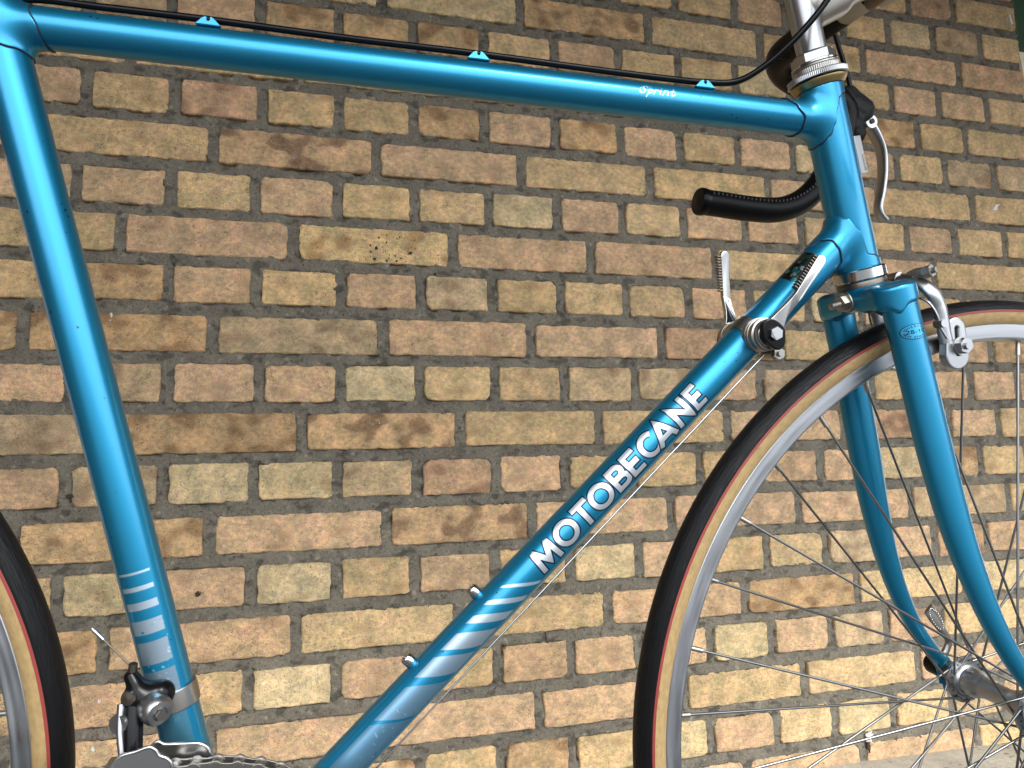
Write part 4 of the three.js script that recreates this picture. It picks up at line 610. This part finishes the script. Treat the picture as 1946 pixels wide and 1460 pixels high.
// --- fork (steering frame: x forward, y up the steerer, z to the right)
const bladePts = (s) => [V(0, -0.138, s * 0.0325), V(0.0005, -0.2, s * 0.0345), V(0.0003, -0.27, s * 0.0375), V(0.0012, -0.325, s * 0.041), V(0.0052, -0.37, s * 0.0445), V(0.0125, -0.41, s * 0.0475), V(0.0235, -0.445, s * 0.05), V(0.0375, -0.4745, s * 0.0515), V(0.0425, -0.483, s * 0.0518)];
const bladeR = (t) => { const k = sst(0.35, 1, t); return [lerp(0.0105, 0.0062, k), lerp(0.0140, 0.0066, sst(0.3, 1, t))]; };
{
  for (const s of [1, -1]) {
    const b = sPut('fork_blade', sweep(bladePts(s), bladeR, { seg: 40, n: 90, ref: V(0, 0, 1) }), M.paint);
    put(b, 'dropout', merge(sweep([V(0.0415, -0.481, s * 0.0518), V(0.046, -0.49, s * 0.0518), V(0.048, -0.504, s * 0.0518)], (t) => [0.003, lerp(0.0075, 0.0105, t)], { n: 14 }), sweep([V(0.048, -0.498, s * 0.0518), V(0.0495, -0.5125, s * 0.0518)], () => [0.003, 0.0085], { n: 6 })), M.paint);
  }
  // chips on the near blade
  const R = mulberry(31), ch = []; const cv = new THREE.CatmullRomCurve3(bladePts(1), false, 'centripetal');
  for (let i = 0; i < 46; i++) { const near = i < 30, t = near ? 0.12 + R() * 0.36 : R() * 0.9, p = cv.getPointAt(t), r = bladeR(t), a = near ? 0.75 + R() * 0.4 : 0.2 + R() * 1.0; const q = 0.0003 + R() * R() * 0.0008, px = p.x + Math.sin(a) * r[1], pz = p.z + Math.cos(a) * r[0]; const g = new THREE.SphereGeometry(1, 6, 5); g.scale(q, q * (0.8 + R() * 2.4), 0.00012); g.rotateZ((R() - 0.5) * 2.2); g.rotateY(Math.atan2(Math.sin(a) * r[0], Math.cos(a) * r[1])); g.translate(px, p.y, pz); ch.push(g); }
  sPut('paint_chips', merge(ch), M.lining).userData.kind = 'stuff';
  // crown
  const f = (x, y, z) => {
    const az = Math.abs(z); let d = sdBox(x + 0.001, y + 0.1425, z, 0.0165, 0.0095, 0.034, 0.006);
    d = smax(d, -(sdCap(x, y, z, -0.06, -0.163, 0, 0.06, -0.163, 0, 0.0155, 0.0155)), 0.004); // arch over the tyre
    const ex = x / 0.0156, ez = (az - 0.0328) / 0.0122, l = Math.hypot(ex, ez), sock = smax((l - 1) * 0.0135, Math.max(y + 0.1345, -(0.1500 + 0.0055 * Math.exp(-(((x + 0.0085) / 0.0045) ** 2)) - 0.0005 * (x / 0.01)) - y), 0.0035);
    d = smin(d, sock, 0.006); d = smin(d, Math.max(Math.hypot(x, z) - 0.0175, Math.abs(y + 0.135) - 0.0035), 0.005);
    return d;
  };
  const cr = sPut('fork_crown', nets(f, [-0.0225, -0.166, -0.052], [0.022, -0.126, 0.052], 0.00095), M.paint);
  put(cr, 'brake_nut', merge(lathe([[0.0046, 0.0165], [0.0082, 0.0165], [0.0084, 0.0172], [0.0078, 0.0186], [0.0046, 0.0188]], V(0, -0.1405, 0), V(-1, 0, 0), 28), hexG(0.0064, 0.0055, V(-0.0212, -0.1405, 0), V(1, 0, 0)), lathe(Array.from({ length: 24 }, (_, i) => [i % 2 ? 0.0029 : 0.0025, 0.023 + i * 0.0004]).concat([[0.0001, 0.0332]]), V(0, -0.1405, 0), V(-1, 0, 0), 18)), M.dullAlloy);
  // oval transfer on the near blade
  const c = document.createElement('canvas'); c.width = 512; c.height = 384; const g = c.getContext('2d'); g.fillStyle = BLUE; g.fillRect(0, 0, 512, 384); g.fillStyle = '#2f95ba'; g.beginPath(); g.ellipse(256, 192, 236, 172, 0, 0, 7); g.fill(); g.lineWidth = 18; g.strokeStyle = '#02081a'; g.stroke(); g.fillStyle = '#02081a'; g.textAlign = 'center'; g.textBaseline = 'middle'; g.font = 'bold 128px sans-serif'; g.fillText('28-19', 256, 192);
  const around = (str, rx, ry, a0, a1, flip) => { g.font = 'bold 62px sans-serif'; const n = str.length; for (let i = 0; i < n; i++) { const a = lerp(a0, a1, n > 1 ? i / (n - 1) : 0.5); g.save(); g.translate(256 + Math.cos(a) * rx, 192 + Math.sin(a) * ry); g.rotate(flip ? Math.atan2(-Math.cos(a) * ry, Math.sin(a) * rx) : Math.atan2(Math.cos(a) * ry, -Math.sin(a) * rx)); g.fillText(str[i], 0, 0); g.restore(); } };
  around('FOURREAUX', 178, 122, Math.PI * 1.1, Math.PI * 1.9, false); around('HAUTE STABILITE', 186, 126, Math.PI * 0.93, Math.PI * 0.07, true);
  const t = new THREE.CanvasTexture(c); t.colorSpace = THREE.SRGBColorSpace; const pos = [], nor = [], uv = [], idx = []; const nu = 24, nv = 6, yc = -0.1712, hh = 0.0062;
  const P0 = cv.getPointAt(0.09); for (let j = 0; j <= nv; j++) for (let i = 0; i <= nu; i++) { const U = i / nu, Vv = j / nv, s = lerp(-0.0118, 0.0098, U), a = s / 0.0116, ra = 0.01065, rb = 0.01415, y = lerp(yc - hh, yc + hh, Vv) - s * 0.1, p = P0; if (false) continue; const zc = 0.0325 + (-0.138 - y) * 0.0323, px = Math.sin(a) * rb + 0.0003, pz = zc + Math.cos(a) * ra, nx = Math.sin(a) * ra, nz = Math.cos(a) * rb, l = Math.hypot(nx, nz); pos.push(px + nx / l * 0.00012, y, pz + nz / l * 0.00012); nor.push(nx / l, 0, nz / l); uv.push(U, Vv); }
  for (let j = 0; j < nv; j++) for (let i = 0; i < nu; i++) { const a = j * (nu + 1) + i; const cx = (i + 0.5) / nu * 2 - 1, cy = (j + 0.5) / nv * 2 - 1; idx.push(a, a + 1, a + nu + 1, a + 1, a + nu + 2, a + nu + 1); }
  const ac = document.createElement('canvas'); ac.width = 512; ac.height = 384; const ag = ac.getContext('2d'); ag.fillStyle = '#000'; ag.fillRect(0, 0, 512, 384); ag.fillStyle = '#fff'; ag.beginPath(); ag.ellipse(256, 192, 242, 178, 0, 0, 7); ag.fill(); const at2 = new THREE.CanvasTexture(ac);
  sPut('oval_transfer', build(pos, nor, uv, idx), new THREE.MeshPhysicalMaterial({ ...paintOpts, bumpMap: null, map: t, alphaMap: at2, alphaTest: 0.5 }));
}
// --- headset
const UP = V(0, 1, 0);
{
  const lo = sPut('lower_headset_cup', lathe([[0.016, -0.1172], [0.0188, -0.1176], [0.0196, -0.1184], [0.0198, -0.1255], [0.0192, -0.1264], [0.016, -0.1268]], V(0, 0, 0), UP, 72), M.chrome);
  put(lo, 'crown_race', lathe([[0.0155, -0.1262], [0.0178, -0.1268], [0.0185, -0.1285], [0.0185, -0.1312], [0.0155, -0.132]], V(0, 0, 0), UP, 72), M.darkSteel);
  const hi = sPut('upper_headset_cup', lathe([[0.0155, 0.0256], [0.0176, 0.0258], [0.0198, 0.0285], [0.0206, 0.0298], [0.0207, 0.0308], [0.0196, 0.0314], [0.0155, 0.0316]], V(0, 0, 0), UP, 72), M.brass);
  const kn = (r, y0, y1, n, d) => { const g = new THREE.CylinderGeometry(r, r, y1 - y0, n * 2, 1, true); const p = g.attributes.position; for (let i = 0; i < p.count; i++) { const a = Math.round(Math.atan2(p.getZ(i), p.getX(i)) / Math.PI * n), q = (Math.abs(a) % 2 ? 1 - d / r : 1); p.setX(i, p.getX(i) * q); p.setZ(i, p.getZ(i) * q); } g.computeVertexNormals(); const g2 = creased(g, 0.3); g2.translate(0, (y0 + y1) / 2, 0); return g2; };
  put(hi, 'knurled_race', merge(kn(0.0221, 0.0326, 0.0362, 100, 0.0004), lathe([[0.0155, 0.0317], [0.0208, 0.0318], [0.0223, 0.0327], [0.0218, 0.0329], [0.0155, 0.0329]], V(0, 0, 0), UP, 72), lathe([[0.0155, 0.0359], [0.0219, 0.036], [0.0222, 0.0365], [0.0206, 0.0371], [0.0168, 0.0373], [0.0155, 0.0374]], V(0, 0, 0), UP, 72)), M.alloy);
  put(hi, 'threaded_cup', merge(kn(0.0172, 0.0376, 0.0414, 70, 0.0003), lathe([[0.0145, 0.0412], [0.0166, 0.0414], [0.0173, 0.042], [0.0173, 0.043], [0.0166, 0.0434], [0.0145, 0.0435]], V(0, 0, 0), UP, 72)), M.steel);
  put(hi, 'washer', lathe([[0.0125, 0.0438], [0.0166, 0.0438], [0.0169, 0.0442], [0.0169, 0.0451], [0.0166, 0.0455], [0.0125, 0.0455]], V(0, 0, 0), UP, 72), M.chrome);
  put(hi, 'lock_nut', merge(hexG(0.0166, 0.0062, V(0, 0.0489, 0), UP), lathe([[0.0112, 0.0518], [0.0142, 0.0519], [0.0147, 0.0526], [0.0142, 0.0534], [0.0112, 0.0536]], V(0, 0, 0), UP, 64)), M.alloy);
}
// --- stem, handlebar
const BC = V(0.096, 0.1065, 0);
{
  const st = sPut('stem', tube(V(0, 0.04, 0), V(0, 0.135, 0), 0.0111, 0.0111, 48, true), M.alloy);
  const f = (x, y, z) => { const d1 = sdCap(x, y, z / 1, 0.006, 0.0925, 0, 0.088, 0.1045, 0, 0.0128, 0.0112), d2 = sdCap(x, y, z, 0.009, 0.082, 0, 0.03, 0.0885, 0, 0.0102, 0.0105), d3 = Math.max(Math.hypot(x - BC.x, y - BC.y) - 0.0182, Math.abs(z) - 0.019); return smin(smin(d1, d2, 0.012), smax(d3, -0.1, 0.003), 0.01); };
  put(st, 'extension', nets(f, [-0.02, 0.066, -0.022], [0.122, 0.138, 0.022], 0.0015), M.dullAlloy);
  put(st, 'clamp_bolt', merge(tube(V(0.077, 0.0905, -0.014), V(0.077, 0.0905, 0.014), 0.0055, 0.0055, 24, true), hexG(0.0062, 0.004, V(0.077, 0.0905, 0.016), V(0, 0, 1))), M.darkSteel);
}
const side = (s) => [V(BC.x, BC.y, 0), V(BC.x, BC.y + 0.0005, s * 0.06), V(BC.x + 0.001, BC.y + 0.0015, s * 0.12), V(BC.x + 0.0075, BC.y + 0.001, s * 0.162), V(0.122, 0.099, s * 0.183), V(0.150, 0.085, s * 0.192), V(0.181, 0.071, s * 0.194), V(0.196, 0.05, s * 0.194), V(0.185, 0.022, s * 0.194), V(0.164, -0.003, s * 0.1935), V(0.1395, -0.0245, s * 0.193), V(0.113, -0.037, s * 0.1925), V(0.084, -0.0395, s * 0.192), V(0.045, -0.0305, s * 0.191), V(0.018, -0.0215, s * 0.1905), V(-0.0045, -0.0142, s * 0.19)];
{
  const hb = sPut('handlebar', tube(V(BC.x, BC.y, -0.06), V(BC.x, BC.y, 0.06), 0.0127, 0.0127, 36, true), M.alloy);
  put(hb, 'sleeve_ring', merge(tube(V(BC.x, BC.y, 0.024), V(BC.x, BC.y, 0.03), 0.0135, 0.0135, 36, true), tube(V(BC.x, BC.y, -0.03), V(BC.x, BC.y, -0.024), 0.0135, 0.0135, 36, true)), M.black);
  gripBump.repeat.set(8, 12.4);
  const gm = new THREE.MeshPhysicalMaterial({ color: LIN(0.0035, 0.0035, 0.004), roughness: 0.34, specularIntensity: 0.18, bumpMap: gripBump, bumpScale: 0.0008 });
  for (const s of [-1, 1]) {
    const pts = side(s); const gr = sPut('grip', sweep(pts.slice(1), (t) => 0.0133 + 0.0014 * sst(0.05, 0.15, t) * sst(0.6, 0.45, t) , { seg: 28, n: 220, ref: V(0, 0, 1) }), gm);
    const e = pts[pts.length - 1], dr = e.clone().sub(pts[pts.length - 2]).normalize(); put(gr, 'end_plug', lathe([[0.0001, -0.004], [0.0136, -0.004], [0.0143, -0.001], [0.0143, 0.003], [0.0132, 0.005], [0.0001, 0.0062]], e, dr, 36), M.black);
    // stitched perforation line
    const cvv = new THREE.CatmullRomCurve3(pts, false, 'centripetal'), dots = []; for (let i = 0; i < 40; i++) { const t = 0.62 + i * 0.0094, p = cvv.getPointAt(t), T = cvv.getTangentAt(t), nrm = V(T.y, -T.x, 0).normalize().multiplyScalar(T.x < 0 ? -1 : 1); const q = p.clone().addScaledVector(nrm, -0.0133 * 0.5); q.z += 0.0133 * 0.868; const g = boxG(0.0016, 0.0034, 0.0008, 0, 0, 0, 0.0002); g.rotateZ(Math.atan2(T.y, T.x)); g.rotateX(0.4); g.translate(q.x, q.y, q.z); dots.push(g); } put(gr, 'perforations', merge(dots), M.stitch);
    // brake hood, lever
    const hz = s * 0.194, hf = (x, y, z) => { const zz = z - hz; let d = smin(sdCap(x, y, zz, 0.188, 0.068, 0, 0.2165, 0.0475, 0, 0.0125, 0.0125), sdCap(x, y, zz, 0.2, 0.036, 0, 0.2195, 0.045, 0, 0.0115, 0.01), 0.01); d = smin(d, sdCap(x, y, zz, 0.1985, 0.03, 0, 0.202, 0.024, 0, 0.0135, 0.0125), 0.006); d = smin(d, sdCap(x, y, zz, 0.207, 0.07, 0, 0.222, 0.0535, 0, 0.008, 0.0075), 0.006); return d + 0.0004 * n3(x * 120, y * 120, z * 120); };
    sPut('brake_hood', nets(hf, [0.165, 0.004, Math.min(hz - 0.022, hz + 0.022)], [0.24, 0.095, hz + 0.022], 0.0016), M.hood);
    const lv = sPut('brake_lever', sweep([V(0.214, 0.0445, hz), V(0.2225, 0.034, hz), V(0.2305, 0.016, hz), V(0.2335, -0.002, hz), V(0.2295, -0.025, hz), V(0.2205, -0.048, hz), V(0.2145, -0.06, hz), V(0.2135, -0.069, hz), V(0.2185, -0.078, hz)], (t) => [lerp(0.0088, 0.0062, t), lerp(0.0062, 0.0036, sst(0.05, 0.4, t))], { seg: 24, n: 60, ref: V(0, 0, 1) }), M.alloy);
    put(lv, 'pivot_boss', lathe([[0.0001, -0.0082], [0.0072, -0.0082], [0.008, -0.0075], [0.008, 0.0075], [0.0072, 0.0082], [0.0001, 0.0082]], V(0.2215, 0.0322, hz), V(0, 0, 1), 32), M.alloy); put(lv, 'pivot_pin', tube(V(0.2215, 0.0322, hz - 0.0095), V(0.2215, 0.0322, hz + 0.0095), 0.0029, 0.0029, 20, true), M.black);
  }
  sPut('front_brake_cable', sweep([V(0.2065, 0.066, -0.19), V(0.2062, 0.09, -0.19), V(0.203, 0.118, -0.19), V(0.2, 0.142, -0.189), V(0.19, 0.185, -0.18), V(0.17, 0.225, -0.13), V(0.15, 0.235, -0.05)], () => 0.0026, { seg: 12, n: 70 }), M.black);
}
{ // head badge plate
  const g = boxG(0.0085, 0.030, 0.0012, 0, 0, 0, 0.0004); g.rotateY(0.35); g.translate(0.0178, -0.031, 0.0066); const o = put(bike, 'head_badge', g, M.alloy); const m = new THREE.Matrix4().makeBasis(V(0.954736, 0.297454, 0), V(-0.297454, 0.954736, 0), V(0, 0, 1)).setPosition(Bn); o.applyMatrix4(m);
  const dots = []; const R = mulberry(3); for (let i = 0; i < 16; i++) dots.push(boxG(0.0008 + R() * 0.0022, 0.0004, 0.0003, 0.0190, -0.0315 - i * 0.0008, 0.0069, 0.0001)); put(o, 'engraving', merge(dots), M.lining);
}
// --- front brake
{
  const arm = (s) => { const z = s * 0.0315; const a = sPut('brake_arm', sweep([V(0.0305, -0.1335, -s * 0.006), V(0.0312, -0.1338, s * 0.008), V(0.0318, -0.138, s * 0.022), V(0.0335, -0.1475, s * 0.0305), V(0.0368, -0.1595, z), V(0.0372, -0.17, z), V(0.0366, -0.181, z), V(0.037, -0.188, z)], (t) => [lerp(0.0042, 0.0036, t), lerp(0.0062, 0.0056, t)], { n: 70, seg: 24, ref: V(0, 0, 1) }), M.alloy);
    const sh = new THREE.Shape(); sh.absarc(0, 0.011, 0.0078, 0, Math.PI, false); sh.lineTo(-0.0098, -0.009); sh.absarc(0, -0.0095, 0.0098, Math.PI, Math.PI * 2, false); sh.closePath(); const h = new THREE.Path(); h.absarc(0.0006, 0.011, 0.0029, 0, Math.PI, false); h.lineTo(-0.0023, -0.008); h.absarc(0.0006, -0.008, 0.0029, Math.PI, Math.PI * 2, false); h.closePath(); sh.holes.push(h);
    const g = plate(sh, 0.0075, 0.0014); g.rotateZ(-0.16); g.translate(0.0445, -0.1905, s > 0 ? 0.0262 : -0.0337); put(a, 'pad_eye', g, M.alloy);
    put(a, 'pad_nut', merge(hexG(0.0062, 0.0048, V(0.0468, -0.1932, s * 0.037), V(0, 0, 1)), lathe([[0.0001, 0.033], [0.0072, 0.033], [0.0072, 0.0346], [0.0001, 0.0346]], V(0.0468, -0.1932, 0), V(0, 0, s), 28), tube(V(0.0468, -0.1932, s * 0.02), V(0.0468, -0.1932, s * 0.0415), 0.0031, 0.003, 18, true)), M.alloy);
    put(a, 'pad_holder', boxG(0.043, 0.0115, 0.007, 0.0372, -0.1902, s * 0.0205, 0.001), M.alloy); put(a, 'brake_pad', boxG(0.042, 0.009, 0.0055, 0.0372, -0.1902, s * 0.0142, 0.001), M.rubber);
    put(a, 'spring', merge(sweep([V(0.0255, -0.1475, s * 0.02), V(0.0285, -0.154, s * 0.0305), V(0.031, -0.166, s * 0.034), V(0.0315, -0.1745, s * 0.034), V(0.0345, -0.1845, s * 0.035)], () => 0.0009, { seg: 10, n: 30 }), tube(V(0.0325, -0.1722, s * 0.03), V(0.0325, -0.1722, s * 0.0375), 0.0034, 0.003, 20, true)), M.alloy); };
  arm(1); arm(-1);
  sPut('brake_pivot', merge(tube(V(0.012, -0.1405, 0), V(0.044, -0.1405, 0), 0.0034, 0.0034, 20, true), hexG(0.0058, 0.006, V(0.0445, -0.1405, 0), V(1, 0, 0)), lathe([[0.0001, 0.0165], [0.009, 0.0165], [0.009, 0.024], [0.0001, 0.024]], V(0, -0.1405, 0), V(1, 0, 0), 30)), M.dullAlloy);
  sPut('cable_anchor', merge(sweep([V(0.034, -0.136, 0.004), V(0.0335, -0.1318, 0.018), V(0.0325, -0.1312, 0.03)], () => [0.0036, 0.0042], { n: 20, ref: V(1, 0, 0) }), hexG(0.005, 0.006, V(0.0325, -0.1315, 0.0325), V(0.3, 0.1, 1)), tube(V(0.0325, -0.1315, 0.034), V(0.034, -0.131, 0.0385), 0.0024, 0.0022, 14, true)), M.dullAlloy);
}
{ // quick release lever on the far end of the front axle
  const q = sPut('quick_release', sweep([V(AX.x, AX.y, -0.064), V(0.0605, -0.4935, -0.0675), V(0.0708, -0.4835, -0.068), V(0.0672, -0.4705, -0.068), V(0.0615, -0.456, -0.0685), V(0.0577, -0.4455, -0.069)], (t) => [lerp(0.0034, 0.0019, t), 0.0036 + 0.0032 * sst(0.45, 0.95, t)], { n: 50, seg: 20, ref: V(0.2, 0.1, 1) }), M.steel);
  put(q, 'cam_body', lathe([[0.0001, 0.0545], [0.0082, 0.0545], [0.0092, 0.057], [0.0092, 0.068], [0.0075, 0.071], [0.0001, 0.0715]], AX, V(0, 0, -1), 28), M.black);
  const rim = []; for (let i = 0; i < 26; i++) { const a = i / 26 * 6.283, x = Math.cos(a) * 0.0043, y = Math.sin(a) * 0.0125; const g = new THREE.SphereGeometry(0.0008, 6, 5); g.translate(x, y, 0.002); g.rotateZ(0.36); g.translate(0.0616, -0.4565, -0.0682); rim.push(g); } put(q, 'beading', merge(rim), M.chrome);
}
//BIKE1
renderer.render(scene, camera);
